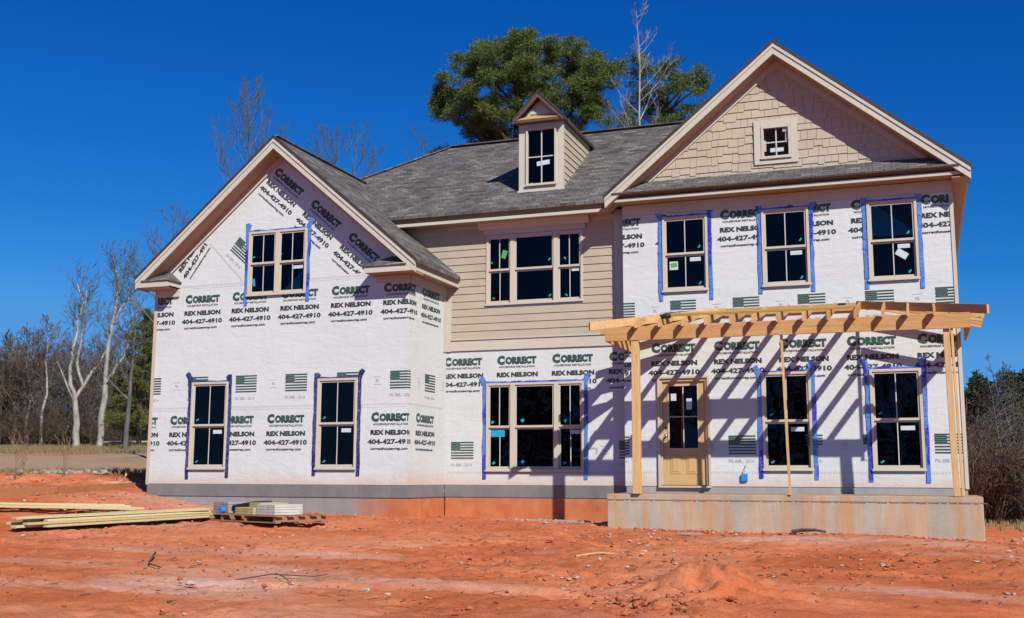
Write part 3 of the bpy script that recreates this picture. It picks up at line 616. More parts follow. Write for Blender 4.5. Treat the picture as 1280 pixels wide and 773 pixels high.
# ---- the printing on the housewrap
_tc = {}
def text_mesh(s, off=.02):
    k = (s, off)
    if k in _tc: return _tc[k]
    cu = bpy.data.curves.new('t', 'FONT'); cu.body = s; cu.size = 1; cu.offset = off; cu.resolution_u = 2; cu.fill_mode = 'FRONT'
    o = bpy.data.objects.new('t', cu); col.objects.link(o); bpy.context.view_layer.update()
    dg = bpy.context.evaluated_depsgraph_get(); me = bpy.data.meshes.new_from_object(o.evaluated_get(dg))
    v = np.array([q.co[:2] for q in me.vertices]); f_ = [tuple(p.vertices) for p in me.polygons]
    mn, mxx = v.min(0), v.max(0); v = (v-mn)/(mxx-mn)
    bpy.data.objects.remove(o); bpy.data.curves.remove(cu); bpy.data.meshes.remove(me)
    _tc[k] = (v, f_); return _tc[k]
class Print:
    def __init__(s): s.L = {'ink': ([], []), 'inkblk': ([], []), 'inkgrey': ([], [])}; s.T = (0, 0, 0)
    def add(s, key, v, f_):
        V_, F_ = s.L[key]; n = len(V_); ox, oz, an = s.T; ca_, sa_ = math.cos(an), math.sin(an)
        V_ += [(ox+x*ca_-z*sa_, oz+x*sa_+z*ca_) for x, z in v]; F_ += [tuple(i+n for i in q) for q in f_]
    def text(s, key, t, x0, x1, z0, z1, off=.02):
        v, f_ = text_mesh(t, off); s.add(key, [(x0+(x1-x0)*a, z0+(z1-z0)*b_) for a, b_ in v], f_)
    def rect(s, key, x0, x1, z0, z1): s.add(key, [(x0, z0), (x1, z0), (x1, z1), (x0, z1)], [(0, 1, 2, 3)])
    def block(s, x, z, an=0, web=True):
        s.T = (x, z, an); s.text('ink', 'C', 0, .175, -.20, 0, .08); s.text('ink', 'ORRECT', .185, .89, -.193, -.028, .075)
        s.text('inkblk', 'HOUSEWRAP INSTALLATION', .05, .85, -.268, -.226, .02); s.text('inkblk', 'REX NELSON', -.01, .92, -.465, -.36, .06)
        s.text('inkblk', '404-427-4910', -.07, .97, -.65, -.545, .045); s.text('inkblk', 'correcthousewrap.com', .0, .84, -.78, -.71, .035)
    def flag(s, x, z, an=0):
        s.T = (x, z, an); w_, h = .52, .36; st = h/13
        for i in range(7): s.rect('ink', 0 if i > 3 else .215, w_, -st*(2*i+1), -st*2*i)
        # canton with rows of small light gaps left open
        n, k = 7, 5; cw, ch = .215, st*7
        for j in range(k):
            zt = -ch*j/k; zb = -ch*(j+1)/k; s.rect('ink', 0, cw, zt-ch/k*.62, zt)
            for i in range(n): s.rect('ink', cw*i/n+(.012 if j % 2 else 0), min(cw, cw*i/n+cw/n*.6+(.012 if j % 2 else 0)), zb, zt-ch/k*.62)
        s.text('inkgrey', 'FX ESR - 2514', 0, .48, -.52, -.46, .012)
        s.rect('inkgrey', .84, 1.02, -.115, -.11); s.rect('inkgrey', .84, 1.02, -.275, -.27); s.text('inkgrey', 'FX', .90, .97, -.225, -.16, .01)
    def zig(s, x0, x1, z):
        s.T = (0, z, 0); x = x0; v = []; f_ = []
        while x < x1:
            n = len(v); v += [(x, -.022), (x+.014, -.022), (x+.036, .018), (x+.022, .018)]; f_.append((n, n+1, n+2, n+3)); x += .052
        s.add('inkgrey', v, f_)
    def emit(s, name, y, holes=(), planes=(), x_side=None, y_side0=0):
        prev = None
        for key, (V_, F_) in s.L.items():
            if not F_: continue
            bm = bmesh.new(); vs = [bm.verts.new((x, 0, z)) for x, z in V_]
            for f_ in F_:
                try: bm.faces.new([vs[i] for i in f_])
                except ValueError: pass
            clip(bm, planes)
            if x_side is not None:
                bmesh.ops.bisect_plane(bm, geom=bm.verts[:]+bm.edges[:]+bm.faces[:], plane_co=(x_side, 0, 0), plane_no=(1, 0, 0), dist=1e-5)
                for v_ in bm.verts:
                    if v_.co.x > x_side+1e-4: v_.co.y = y+(v_.co.x-x_side); v_.co.x = x_side+.005
                    else: v_.co.y = y-.005
            else:
                for v_ in bm.verts: v_.co.y = y-.005
            if holes:
                kill = [f_ for f_ in bm.faces if any(h[0] < f_.calc_center_median().x < h[1] and h[2] < f_.calc_center_median().z < h[3] for h in holes)]
                bmesh.ops.delete(bm, geom=kill, context='FACES')
            to_obj(bm, name, M[key], house)
def box_planes(x0, x1, z0, z1): return [((x0, 0, 0), (-1, 0, 0)), ((x1, 0, 0), (1, 0, 0)), ((0, 0, z0), (0, 0, -1)), ((0, 0, z1), (0, 0, 1))]
pr = Print()
for k in range(6): pr.block(-6.11+1.26*k, 5.48); pr.flag(-5.88+1.25*k, 3.69); pr.block(-6.29+1.26*k, 2.84); pr.flag(-6.03+1.25*k, .98)
pr.zig(-5.6, .7, .27); pr.emit('wrap_print', 0, [ins(r) for r in WR+WRL]+[(DOOR[0], DOOR[1], 0, DOOR[3]-.02)], box_planes(-5.597, .69, .01, 5.49))
pr = Print()
for k in range(4): pr.block(-9.72+1.24*k, 2.74); pr.flag(-9.53+1.24*k, .91)
pr.zig(-9.6, -5.7, .26); pr.emit('wrap_print', YM_, [ins(WM)], box_planes(-9.67, -5.603, .01, 2.86))
pr = Print()
for k in range(7): pr.block(-16.33+1.215*k, 4.11); pr.flag(-16.17+1.22*k, 2.29); pr.block(-16.58+1.22*k, 1.46)
pr.zig(-15.8, -7.9, 1.62); pr.zig(-15.8, -9.7, 4.30)
sideW = YM_-YL_-.02
pr.emit('wrap_print', YL_, [ins(r) for r in WL]+[(WG[0], WG[1], WG[2], WG[3])], box_planes(-15.84, -9.68+sideW, .01, 4.33), x_side=-9.68)
# sheets wrapped diagonally in the left gable
gp = [((-12.74, 0, 6.99), Vector((.86, 0, 1)).normalized()), ((-12.74, 0, 6.99), Vector((-.86, 0, 1)).normalized()), ((0, 0, 4.35), (0, 0, -1))]
sd1 = Vector((-13.69, 0, 4.30)); sd0 = Vector((-14.57, 0, 5.19)); dd = (sd1-sd0).normalized(); nn = Vector((-dd.z, 0, dd.x))   # seam normal
if nn.dot(Vector((1, 0, 1))) < 0: nn = -nn
pr = Print(); an = math.radians(-40.3)
for k in range(4): pr.block(-12.86+.925*k, 6.83-.785*k, an)
pr.T = (0, 0, 0)
fx, fz = -13.78, 5.33; pr.flag(fx, fz, an); pr.flag(fx+.93, fz-.79, an)
z0s = pr.T; pr.T = (-14.57, 5.19, math.atan2(dd.z, dd.x))
x = 0; v_ = []; f_ = []
while x < 1.2:
    n = len(v_); v_ += [(x, .03), (x+.014, .03), (x+.036, .07), (x+.022, .07)]; f_.append((n, n+1, n+2, n+3)); x += .052
pr.add('inkgrey', v_, f_)
pr.emit('wrap_print', YL_, [WG], gp+[(sd0, -nn)])
pr = Print(); a2 = math.radians(54); 
for k in (0, -1): pr.block(-15.63+math.cos(a2)*1.22*k, 4.90+math.sin(a2)*1.22*k, a2)
pr.emit('wrap_print', YL_, [], gp+[(sd0, nn)])
# lapped wrap edges
for a_, b_ in ((-15.83, -14.84), (-13.89, -11.74), (-10.79, -9.69)): part(MB().box(a_, b_, YL_-.0035, YL_-.001, 1.56, 1.585), 'wrap_seam', M['wrap'])
for a_, b_ in ((-15.0, -13.54), (-12.08, -10.5)): part(MB().box(a_, b_, YL_-.0035, YL_-.001, 4.245, 4.262), 'wrap_seam', M['wrap'])

# ------------------------------------------------------------------ porch slab
ps = empty('porch_slab', (-2.27, -.9, -1.2)); tag(ps, 'grey poured concrete porch base with rust coloured streaks in front of the door', 'porch slab')
part(MB().box(-5.47, .90, -1.86, .008, -1.9, -.235), 'concrete_block', M['conc'], parent=ps, bevel=.01)
bm = bmesh.new(); bmesh.ops.create_grid(bm, x_segments=120, y_segments=1, size=.5)
bm.free()
part(MB().box(-5.473, .903, -1.864, .009, -.233, -.135), 'floor_edge', M['conc'], parent=ps, bevel=.008)
part(MB().box(-5.46, .89, -1.80, .009, -.1345, -.128), 'floor', M['conctop'], parent=ps)
jag = MB(); x = -5.46; rr = random.Random(5)
while x < .88:
    wd = rr.uniform(.03, .16); jag.box(x, x+wd, -1.8665, -1.855, -.240-rr.random()*.012, -.232); x += wd+rr.uniform(0, .05)
part(jag, 'pour_joint', M['foundtop'], parent=ps)

# ------------------------------------------------------------------ porch frame
pf = empty('porch_frame', (-2.3, -1.8, -.128)); tag(pf, 'unfinished pine porch roof frame on posts over the concrete porch', 'porch frame')
def pz(y): return 3.50+.228*y
part(MB().box(-5.47, .86, -1.945, -1.905, 2.67, 2.93), 'beam', M['pine'], parent=pf, bevel=.005)
part(MB().box(-5.45, .84, -1.903, -1.863, 2.675, 2.925), 'beam', M['pine'], parent=pf, bevel=.005)
for xa in (-5.47, .82):
    part(MB().box(xa, xa+.04, -1.862, -.002, 2.67, 2.92), 'beam', M['piney'], parent=pf, bevel=.005)
part(MB().box(-3.55, -1.05, -.042, -.002, 3.32, 3.47), 'ledger', M['pine'], parent=pf, bevel=.004)
part(MB().box(-4.975, -4.835, -1.93, -1.79, -.128, 2.668), 'post', M['pinez'], parent=pf, bevel=.006)
part(MB().beam((.505, -1.85, -.128), (.475, -1.87, 2.67), .105, .045, (0, 1, 0)), 'post', M['pinez'], parent=pf, bevel=.005)
part(MB().beam((.605, -1.80, -.128), (.56, -1.87, 2.67), .045, .085, (0, 1, 0)), 'post', M['pinez'], parent=pf, bevel=.005)
part(MB().beam((-2.19, -1.86, -.128), (-2.26, -1.83, 2.69), .04, .07, (0, 1, 0)), 'brace', M['pinez'], parent=pf, bevel=.003)
YF = -2.18
def rafter(a, b, name='rafter', w_=.04, h=.14, mt='piney'):
    a = Vector(a); b = Vector(b); hv = Vector((0, 0, h)); d = Vector((b.x-a.x, b.y-a.y, 0)).normalized(); s_ = Vector((-d.y, d.x, 0))*w_/2
    part(MB().hexa([a-s_-hv, a+s_-hv, a+s_, a-s_], [b-s_-hv, b+s_-hv, b+s_, b-s_]), name, M[mt], parent=pf, bevel=.003)
XL, XR = -5.70, 1.13
rafter((XL, YF, pz(YF)+.01), (XL+2.16, -.02, 3.50), 'hip_rafter', .05, .155, 'pine'); rafter((XR, YF, pz(YF)+.01), (XR-2.16, -.02, 3.50), 'hip_rafter', .05, .155, 'pine')
for x in (-4.84, -4.40, -3.98, -3.56, -3.11, -2.72, -2.29, -1.85, -1.43, -.98, -.53, -.12, .3):
    yb = min(-.045, YF+min(x-XL, XR-x)-.05)
    if yb > YF+.3: rafter((x, YF+.05, pz(YF+.05)), (x, yb, pz(yb)))
for k in range(5):
    y = -.28-.406*k; dx = y-YF-.06
    if dx < .3: continue
    rafter((XL+.03, y, pz(YF)), (XL+dx, y, pz(YF)+.228*dx), mt='pine'); rafter((XR-.03, y, pz(YF)), (XR-dx, y, pz(YF)+.228*dx), mt='pine')
# loose things lying on the frame
def single(mb, name, m, label, cat, group=None, **k):
    c = np.array(mb.v); c = Vector(((c[:, 0].min()+c[:, 0].max())/2, (c[:, 1].min()+c[:, 1].max())/2, c[:, 2].min()))
    mb.v = [(v[0]-c.x, v[1]-c.y, v[2]-c.z) for v in mb.v]; o = mb.build(name, m, **k); o.location = c; return tag(o, label, cat, group)
sl = math.atan(.228)
for i, (ya, xo, lb) in enumerate(((-1.62, 0, 'greenish treated board lying across the porch rafters, front one of two'), (-1.47, .06, 'greenish treated board lying across the porch rafters, rear one of two nearer the wall'))):
    a = Vector((-4.42+xo, ya, pz(ya)+.026)); b = Vector((-1.05+xo*.5, ya+.01, pz(ya+.01)+.026))
    single(MB().beam(a, b, .135, .04, (0, -.228, 1)), 'lumber_board', M['treated'], lb, 'board', 'boards lying on the porch rafters', bevel=.003)
fx_ = empty('light_fixture', (-4.30, -1.75, pz(-1.75))); tag(fx_, 'small black fitting with a looped pale wire resting on the left porch rafters', 'fixture')
part(MB().tube([(-4.40, -1.98, 3.08), (-4.30, -1.96, 3.10), (-4.22, -1.94, 3.11)], [.04, .055, .05], 8), 'body', M['black'], parent=fx_)
part(MB().tube([(-4.22+.2*math.cos(t*.6), -1.94+.06*math.sin(t), 3.12+.06*math.sin(t*.6)) for t in np.linspace(0, 6, 14)], [.007]*14, 5), 'wire', M['wire'], parent=fx_)
single(MB().box(-1.33, -1.19, -1.0, -.93, pz(-1)-.02+.022, pz(-1)+.055), 'power_adapter', M['black'], 'small black block lying on the rafters near the end of the yellowish boards', 'block')

# ------------------------------------------------------------------ trees
def limb(mb, p, d, ln, r, lvl, rr, ns, kids, taper=.55, up=.15, wob=.12, sub=None, minr=.006):
    """a wandering tapered branch that carries smaller ones"""
    n = max(3, int(4+ln*.8)) if lvl == 0 else 4
    pts = [Vector(p)]; d = Vector(d).normalized(); dirs = []
    for i in range(n):
        d = (d+Vector((rr.uniform(-wob, wob), rr.uniform(-wob, wob), rr.uniform(-wob, wob)*.5+up*.25))).normalized(); dirs.append(d.copy()); pts.append(pts[-1]+d*ln/n)
    rad = [max(minr, r*(1-(1-taper*(.25 if lvl else .3))*i/n)) for i in range(n+1)]
    mb.tube(pts, rad, ns[min(lvl, len(ns)-1)], cap=False)
    if lvl < len(kids):
        for k in range(kids[lvl]):
            t = (k+rr.random())/kids[lvl]; t = (sub[0] if lvl == 0 and sub else .2)+(1-(sub[0] if lvl == 0 and sub else .2))*t
            i = min(n-1, int(t*n)); q = pts[i].lerp(pts[i+1], t*n-i); dd = dirs[i]
            a = rr.random()*6.283; s_ = dd.orthogonal().normalized(); s_ = (Matrix.Rotation(a, 3, dd) @ s_)
            sp_ = rr.uniform(.45, .85) if lvl == 0 else rr.uniform(.5, .95)
            nd = (dd*(1-sp_*.5)+s_*sp_+Vector((0, 0, up))).normalized()
            L_ = ln*(rr.uniform(.32, .5) if lvl == 0 else rr.uniform(.35, .6))*(1.15-t*.65)
            limb(mb, q, nd, L_, max(minr, rad[i]*.5), lvl+1, rr, ns, kids, taper, up, wob*1.5, None, minr)
    return pts
def tuft(mb, c, r, rr, n=9, wd=.035):
    for k in range(n):
        u = Vector((rr.gauss(0, 1), rr.gauss(0, 1), rr.gauss(.25, .9)))
        if u.length < .1: continue
        u.normalize(); s_ = u.orthogonal().normalized(); s_ = Matrix.Rotation(rr.random()*6.28, 3, u) @ s_
        a = c+u*r*.12; b = c+u*r*rr.uniform(.7, 1.15)
        mb.quad(a-s_*wd*.4, b-s_*wd, b+u*r*.12, b+s_*wd) if True else None
def lobe(mb, c, r, n, rr, tr, wd, blades=9, sq=.8):
    for _ in range(n):
        u = Vector((rr.gauss(0, 1), rr.gauss(0, 1), rr.gauss(0, 1))).normalized()*(rr.random()**.45)
        tuft(mb, Vector(c)+Vector((u.x*r, u.y*r, u.z*r*sq)), tr*rr.uniform(.7, 1.2), rr, blades, wd)
def tree(name, loc, label, cat='tree', group=None):
    return tag(empty(name, loc), label, cat, group)
# the big pine behind the roof ridge
rr = random.Random(21)
px, py = -15.72, 22; gz = g(px, py); z0 = 14.09
t = tree('pine_tree', (px, py, gz), 'large green pine with a broad uneven crown behind the roof ridge')
tr_ = MB(); cr = MB(); H0 = z0-gz
tr_.tube([(0, 0, -.3), (.1, 0, 5), (-.15, .1, 9), (.2, 0, H0-1), (.1, 0, H0+1.2), (-.2, .1, H0+3.2), (.1, 0, H0+4.9)], [.36, .32, .28, .24, .2, .13, .05], 9)
LB = [(0.0, 4.17, 1.73), (-1.92, 4.65, 1.08), (1.85, 3.92, 1.44), (3.26, 2.83, 1.15), (-3.11, 3.56, 0.86), (-2.4, 2.25, 1.01), (-3.48, 2.54, 0.65), (-3.77, 0.51, 0.65), (-2.89, 0.29, 0.79), (-1.85, 1.09, 1.01), (-1.04, 2.61, 1.2), (1.48, 2.18, 1.15), (3.15, 1.52, 0.94), (-0.81, 5.15, 0.79), (0.67, 5.08, 0.86), (1.66, 4.65, 0.72), (3.92, 3.56, 0.72), (-2.77, 4.28, 0.72), (-0.37, 1.45, 0.9), (1.48, 0.54, 0.8), (2.59, 0.54, 0.65), (-1.48, 0.0, 0.72), (-0.37, 3.81, 1.3), (-3.88, 2.98, 0.43), (2.29, 2.54, 1.0), (0.18, 5.26, 0.58)]
for k, (x, z, r) in enumerate(LB):
    dep = rr.uniform(-1, 1)*max(.4, math.sqrt(max(0, 9-(x*x*.7)))*.6); z = z*(1+dep*.05)+dep*.33-.30
    c = Vector((x, dep, H0+z)); zz = H0+max(-1.5, z-1.6-abs(x)*.45); s0 = Vector((.1, 0, zz)); mid = s0.lerp(c, .5)+Vector((0, 0, -.2))
    tr_.tube([s0, mid, c, c+Vector((x*.06, 0, r*.5))], [.075, .05, .03, .012], 5, cap=False)
    nsub = max(9, int(r*r*21))
    for q in range(nsub):      # clumps of tufts inside the lobe, with air between them
        u = Vector((rr.gauss(0, 1), rr.gauss(0, 1), rr.gauss(0, 1))).normalized()*r*(rr.random()**.4)*1.05; u.z *= .8
        cc = c+u; tr_.tube([c.lerp(cc, .1), c.lerp(cc, .6)+Vector((0, 0, -.06)), cc], [.025, .018, .01], 3, cap=False)
        lobe(cr, cc, .33, 24, rr, .23, .010, 14, .42)
tr_.build('trunk', M['barkbrown'], t, local=True); cr.build('crown', M['needle'], t, local=True)
px, py = -9.9, 24.5; gz = g(px, py); H0 = 15.2-gz
t = tree('pine_tree', (px, py, gz), 'lower green pine at the right end of the roof ridge behind the bare pale tree'); tr_ = MB(); cr = MB()
tr_.tube([(0, 0, -.3), (.1, 0, 6), (0, .1, H0), (-.3, 0, H0+2.6)], [.3, .26, .18, .05], 8)
for x, z, r in [(-1.14, 1.8, 0.8), (-0.11, 2.32, 0.7), (0.57, 1.88, 0.8), (1.41, 2.17, 0.59), (-1.48, 2.81, 0.42), (-1.25, 3.45, 0.33), (-0.38, 1.31, 0.74), (1.71, 1.88, 0.33), (1.14, 1.5, 0.52), (-1.71, 1.12, 0.45), (0.42, 2.55, 0.52), (-1.5, .3, .6), (.4, .4, .8), (1.6, .6, .6)]:
    c = Vector((x, rr.uniform(-1, 1), H0+z)); tr_.tube([(0, 0, H0+z-1.2), c*.5+Vector((0, 0, (H0+z-1)*.5)), c], [.08, .05, .02], 4, cap=False)
    for q in range(max(5, int(r*r*20))):
        u = Vector((rr.gauss(0, 1), rr.gauss(0, 1), rr.gauss(0, 1))).normalized()*r*(rr.random()**.4)*1.05
        lobe(cr, c+u, .3, 17, rr, .20, .012, 12, .6)
tr_.build('trunk', M['barkbrown'], t, local=True); cr.build('crown', M['needle'], t, local=True)
# bare trees that rise above the roofs
def bare(name, loc, H, r, seed, label, barkm='barkgrey', kids=(11, 6, 5), sub=.35, up=.3, lean=(0, 0), group=None, wob=.12, minr=.008, spread=1, lk=1):
    rr = random.Random(seed); t = tree(name, loc, label, group=group); tk = MB(); br = MB()
    n = 9; pts = [Vector((0, 0, -.3))]
    for i in range(1, n+1): pts.append(Vector((lean[0]*i/n+rr.uniform(-.05, .05)*H*.12, lean[1]*i/n+rr.uniform(-.05, .05)*H*.12, H*i/n)))
    rad = [max(minr, r*(1-.93*(i/n))) for i in range(n+1)]; tk.tube(pts, rad, 7, cap=False)
    for k in range(kids[0]):
        tt = sub+(1-sub)*(k+.5*rr.random())/kids[0]; i = min(n-1, int(tt*n)); q = pts[i].lerp(pts[i+1], tt*n-i); a = rr.random()*6.28
        limb(br, q, (math.cos(a)*spread, math.sin(a)*spread, rr.uniform(.7, 1.5)), (H*(1.05-tt)*rr.uniform(.45, .7)+H*.04)*lk, max(minr, rad[i]*.5), 1, rr, (7, 4, 3, 3), (0,)+tuple(kids[1:]), .5, up, wob, None, minr)
    tk.build('trunk', M[barkm], t, local=True, smooth=True); br.build('branches', M[barkm], t, local=True); return t
x, y = -9.15, 16; bare('bare_tree', (x, y, g(x, y)), 17.05-g(x, y), .13, 5, 'tall leafless pale tree rising above the roof ridge beside the large pine', 'barkpale', (17, 6, 4), .66, .5, (.2, 0), minr=.005, spread=1.0, lk=.55)
x, y = -22.4, 12; bare('bare_tree', (x, y, g(x, y)), 14.3-g(x, y), .13, 8, 'leafless tree with thin upright twigs just left of the left gable peak', 'barkgrey', (26, 7, 5), .6, .8, (-.3, 0), minr=.005, lk=.8)
x, y = -19.9, 12.5; bare('bare_tree', (x, y, g(x, y)), 12.3-g(x, y), .11, 12, 'leafless tree showing over the left roof slope, right of the gable peak', 'barkgrey', (22, 7, 5), .6, .75, (.3, 0), minr=.005, lk=.8)
x, y = -18.3, 12; bare('bare_tree', (x, y, g(x, y)), 12.2-g(x, y), .10, 15, 'small leafless tree top over the valley between the two roofs', 'barkgrey', (16, 6, 4), .6, .6, minr=.005, lk=.8)
x, y = -25.6, 11; bare('bare_tree', (x, y, g(x, y)), 9.6-g(x, y), .11, 18, 'low leafless tree spreading behind the left end of the left gable', 'barkgrey', (20, 6, 5), .5, .35, (.5, 0), minr=.005, lk=.9)
x, y = -17.0, 15; bare('bare_tree', (x, y, g(x, y)), 12.6-g(x, y), .10, 19, 'thin leafless twigs just showing over the main roof hip, left of the large pine', 'barkgrey', (16, 6, 4), .6, .6, minr=.005, lk=.8)
# two pale sycamores at the left, forked low
def sycamore(loc, chains, seed, label):
    rr = random.Random(seed); t = tree('bare_tree', loc, label, group=None); tk = MB(); br = MB()
    for pts, r0, r1 in chains:
        P = [Vector(p) for p in pts]; n = len(P); Q = []
        for i in range(n-1):
            for k in range(3): Q.append(P[i].lerp(P[i+1], k/3)+Vector((rr.uniform(-.05, .05), rr.uniform(-.06, .06), 0)))
        Q.append(P[-1]); m_ = len(Q); rad = [r0+(r1-r0)*i/(m_-1) for i in range(m_)]
        tk.tube(Q, rad, 7, cap=False)
        for i in range(2, m_):
            for q in range(1 if Q[i].z < 4 else (2 if Q[i].z < 6.5 else 4)):
                if Q[i].z < 2.8: continue
                a = rr.random()*6.28
                limb(br, Q[i], (math.cos(a), math.sin(a)*.8, rr.uniform(.5, 1.5)), rr.uniform(.7, 1.7), rad[i]*.3, 1, rr, (6, 4, 3, 3), (0, 4, 4), .5, .3, .22, None, .007)
    tk.build('trunk', M['barkpale'], t, local=True, smooth=True); br.build('branches', M['barkgrey'], t, local=True)
sc = .0458
def ch(pts, u0, v0): return [((u-u0)*sc*.78, (u-u0)*sc*.62, (v0-v)*sc) for u, v in pts]
x, y = -45.5, 30
sycamore((x, y, g(x, y)), [(ch([(95, 564), (94, 530), (90, 500)], 95, 560), .21, .16), (ch([(90, 500), (82, 470), (84, 440), (88, 400), (92, 375), (84, 352)], 95, 560), .13, .025), (ch([(90, 500), (104, 470), (118, 450), (127, 428), (121, 405)], 95, 560), .11, .025), (ch([(98, 482), (90, 455), (93, 420), (95, 395), (96, 360)], 95, 560), .10, .03), (ch([(88, 500), (74, 470), (66, 452)], 95, 560), .06, .02)], 31, 'pale forked leafless tree at the wood edge, left one of the two tall ones')
x, y = -43.85, 30
sycamore((x, y, g(x, y)), [(ch([(125, 562), (125, 520), (127, 480)], 125, 558), .20, .16), (ch([(127, 480), (127, 440), (131, 405), (136, 370), (134, 340), (128, 318)], 125, 558), .14, .025), (ch([(127, 482), (140, 455), (150, 438), (155, 410), (160, 380)], 125, 558), .10, .025), (ch([(150, 438), (163, 430), (178, 420)], 125, 558), .07, .03), (ch([(134, 400), (145, 375), (158, 355), (160, 345)], 125, 558), .09, .02), (ch([(136, 370), (141, 345), (146, 325)], 125, 558), .08, .02)], 32, 'pale forked leafless tree at the wood edge, right and taller one of the two')
# the bare woods at the left: six grown forms, each tree its own copy
protos = []
def bare_mesh(H, r, seed, kids, spread):
    rr = random.Random(seed); mb = MB()
    n = 7; pts = [Vector((0, 0, -.4))]+[Vector((rr.uniform(-.12, .12), rr.uniform(-.12, .12), H*i/n)) for i in range(1, n+1)]
    rad = [max(.012, r*(1-.93*i/n)) for i in range(n+1)]; mb.tube(pts, rad, 6, cap=False); nt_ = len(mb.f); tk = MB(); tk.v = mb.v; tk.f = mb.f; br = MB()
    for k in range(kids[0]):
        tt = .22+.78*(k+.5*rr.random())/kids[0]; i = min(n-1, int(tt*n)); q = pts[i].lerp(pts[i+1], tt*n-i); a = rr.random()*6.28
        limb(br, q, (math.cos(a)*spread, math.sin(a)*spread, rr.uniform(.6, 1.3)), H*(1.1-tt)*.55+.5, max(.014, rad[i]*.5), 1, rr, (5, 3, 3, 3), (0,)+tuple(kids[1:]), .5, .25, .2, None, .011)
    return tk, br
rr = random.Random(77)
for k in range(6):
    tk, br = bare_mesh(5.6+k*.22, .10+.015*(k % 3), 100+k, (15, 7, 6), 1.0)
    bk = ['barkbrown', 'barkgrey', 'barkbrown', 'barkpale', 'barkbrown', 'barkgrey'][k]
    a = tk.build('trunk', M[bk], None); b = br.build('branches', M['brush' if bk != 'barkgrey' else 'barkgrey'], None); protos.append((a, b))
used = set()
def plant(name, protos_, k, x, y, s, rz, label, group, cat='tree'):
    e = tree(name, (x, y, g(x, y)), label, cat, group); e.scale = (s, s, s*rr.uniform(.9, 1.1)); e.rotation_euler = (0, 0, rz)
    for q in protos_[k]:
        c = q if (id(protos_), k, q.name) not in used else q.copy()
        if c is q: used.add((id(protos_), k, q.name))
        else: col.objects.link(c)
        c.parent = e; c.location = (0, 0, 0)
n = 0
WL_ = {'barkbrown': 'brown leafless tree in the wood beyond the clearing at the left', 'barkgrey': 'grey leafless tree in the wood beyond the clearing at the left', 'barkpale': 'pale barked leafless tree in the wood beyond the clearing at the left'}
while n < 96:
    d = rr.uniform(62, 110) if n > 30 else rr.uniform(62, 72); x = -rr.uniform(.70, 1.04)*d; y = d-22
    plant('bare_tree', protos, n % 6, x, y, rr.uniform(.85, 1.2)*(.85+d/260), rr.random()*6.28, WL_[protos[n % 6][0].data.materials[0].name and ['barkbrown', 'barkgrey', 'barkbrown', 'barkpale', 'barkbrown', 'barkgrey'][n % 6]], ['brown', 'grey', 'brown', 'pale', 'brown', 'grey'][n % 6]+' leafless trees in the left wood'); n += 1
# nearer individual at the corner of the house, and the yellow green cedar behind it
x, y = -35.6, 22; bare('bare_tree', (x, y, g(x, y)), 7.6, .14, 41, 'slim pale leafless tree standing in front of the yellow green evergreens by the house corner', 'barkgrey', (14, 6, 4), .3, .4, (.2, 0), minr=.006, lk=.6)
def cone_tree(H, r, seed, mt, n=900):
    rr = random.Random(seed); tk = MB(); cr = MB(); tk.tube([(0, 0, -.4), (0, 0, H*.5), (.1, 0, H*.97)], [.16, .1, .02], 6)
    for i in range(int(H*11)):
        z = H*(.12+.86*i/(H*11)); rad = r*(1-(z/H)**1.6)*rr.uniform(.55, 1.1)+.1; a = rr.random()*6.28; e_ = Vector((math.cos(a)*rad, math.sin(a)*rad, z+.1*rad)); s_ = Vector((0, 0, z))
        tk.tube([s_, e_], [.03, .01], 3, cap=False)
        for q in range(6): lobe(cr, s_.lerp(e_, .3+.14*q), .16, 4, rr, .19, .016, 10, .6)
    return tk, cr
def conifer(x, y, H, r, seed, mt, label, group=None):
    tk, cr = cone_tree(H, r, seed, mt); t = tree('evergreen_tree', (x, y, g(x, y)), label, group=group)
    tk.build('trunk', M['barkbrown'], t, local=True); cr.build('crown', M[mt], t, local=True)
conifer(-41.6, 30.5, 8.0, 2.0, 51, 'needleyel', 'yellow green evergreen against the left edge of the house, tallest of the pair')
conifer(-44.2, 32.5, 5.6, 1.6, 52, 'needleyel', 'shorter yellow green evergreen behind the slim pale tree, left of the taller one')
conifer(-66.5, 44, 8.2, 2.6, 53, 'needledark', 'dark evergreen at the far left edge of the picture')
# right: dark trees, tangled brush bank, leaning pale saplings
def dark_pine(x, y, H, seed, label, spread=2.0):
    rr = random.Random(seed); t = tree('evergreen_tree', (x, y, g(x, y)), label); tk = MB(); cr = MB()
    tk.tube([(0, 0, -.4), (.1, 0, H*.5), (0, 0, H*.95)], [.2, .15, .05], 7)
    for k in range(13):
        z = H*rr.uniform(.5, .97); a = rr.random()*6.28; rd = rr.uniform(.2, spread)*(1.35-z/H); c = Vector((math.cos(a)*rd, math.sin(a)*rd, z))
        tk.tube([(0, 0, z-.6), c], [.05, .02], 4, cap=False)
        for q in range(5): lobe(cr, c+Vector((rr.gauss(0, .35), rr.gauss(0, .35), rr.gauss(0, .25))), .35, 14, rr, .28, .03, 8, .6)
    tk.build('trunk', M['barkbrown'], t, local=True); cr.build('crown', M['needledark'], t, local=True)
dark_pine(2.95, 36, 5.2, 61, 'dark evergreen with a rounded top just right of the house corner')
dark_pine(4.2, 36, 5.5, 62, 'dark evergreen with the highest top near the right edge of the picture')
dark_pine(5.9, 38, 5.0, 63, 'dark evergreen cut by the right edge of the picture', 2.4)
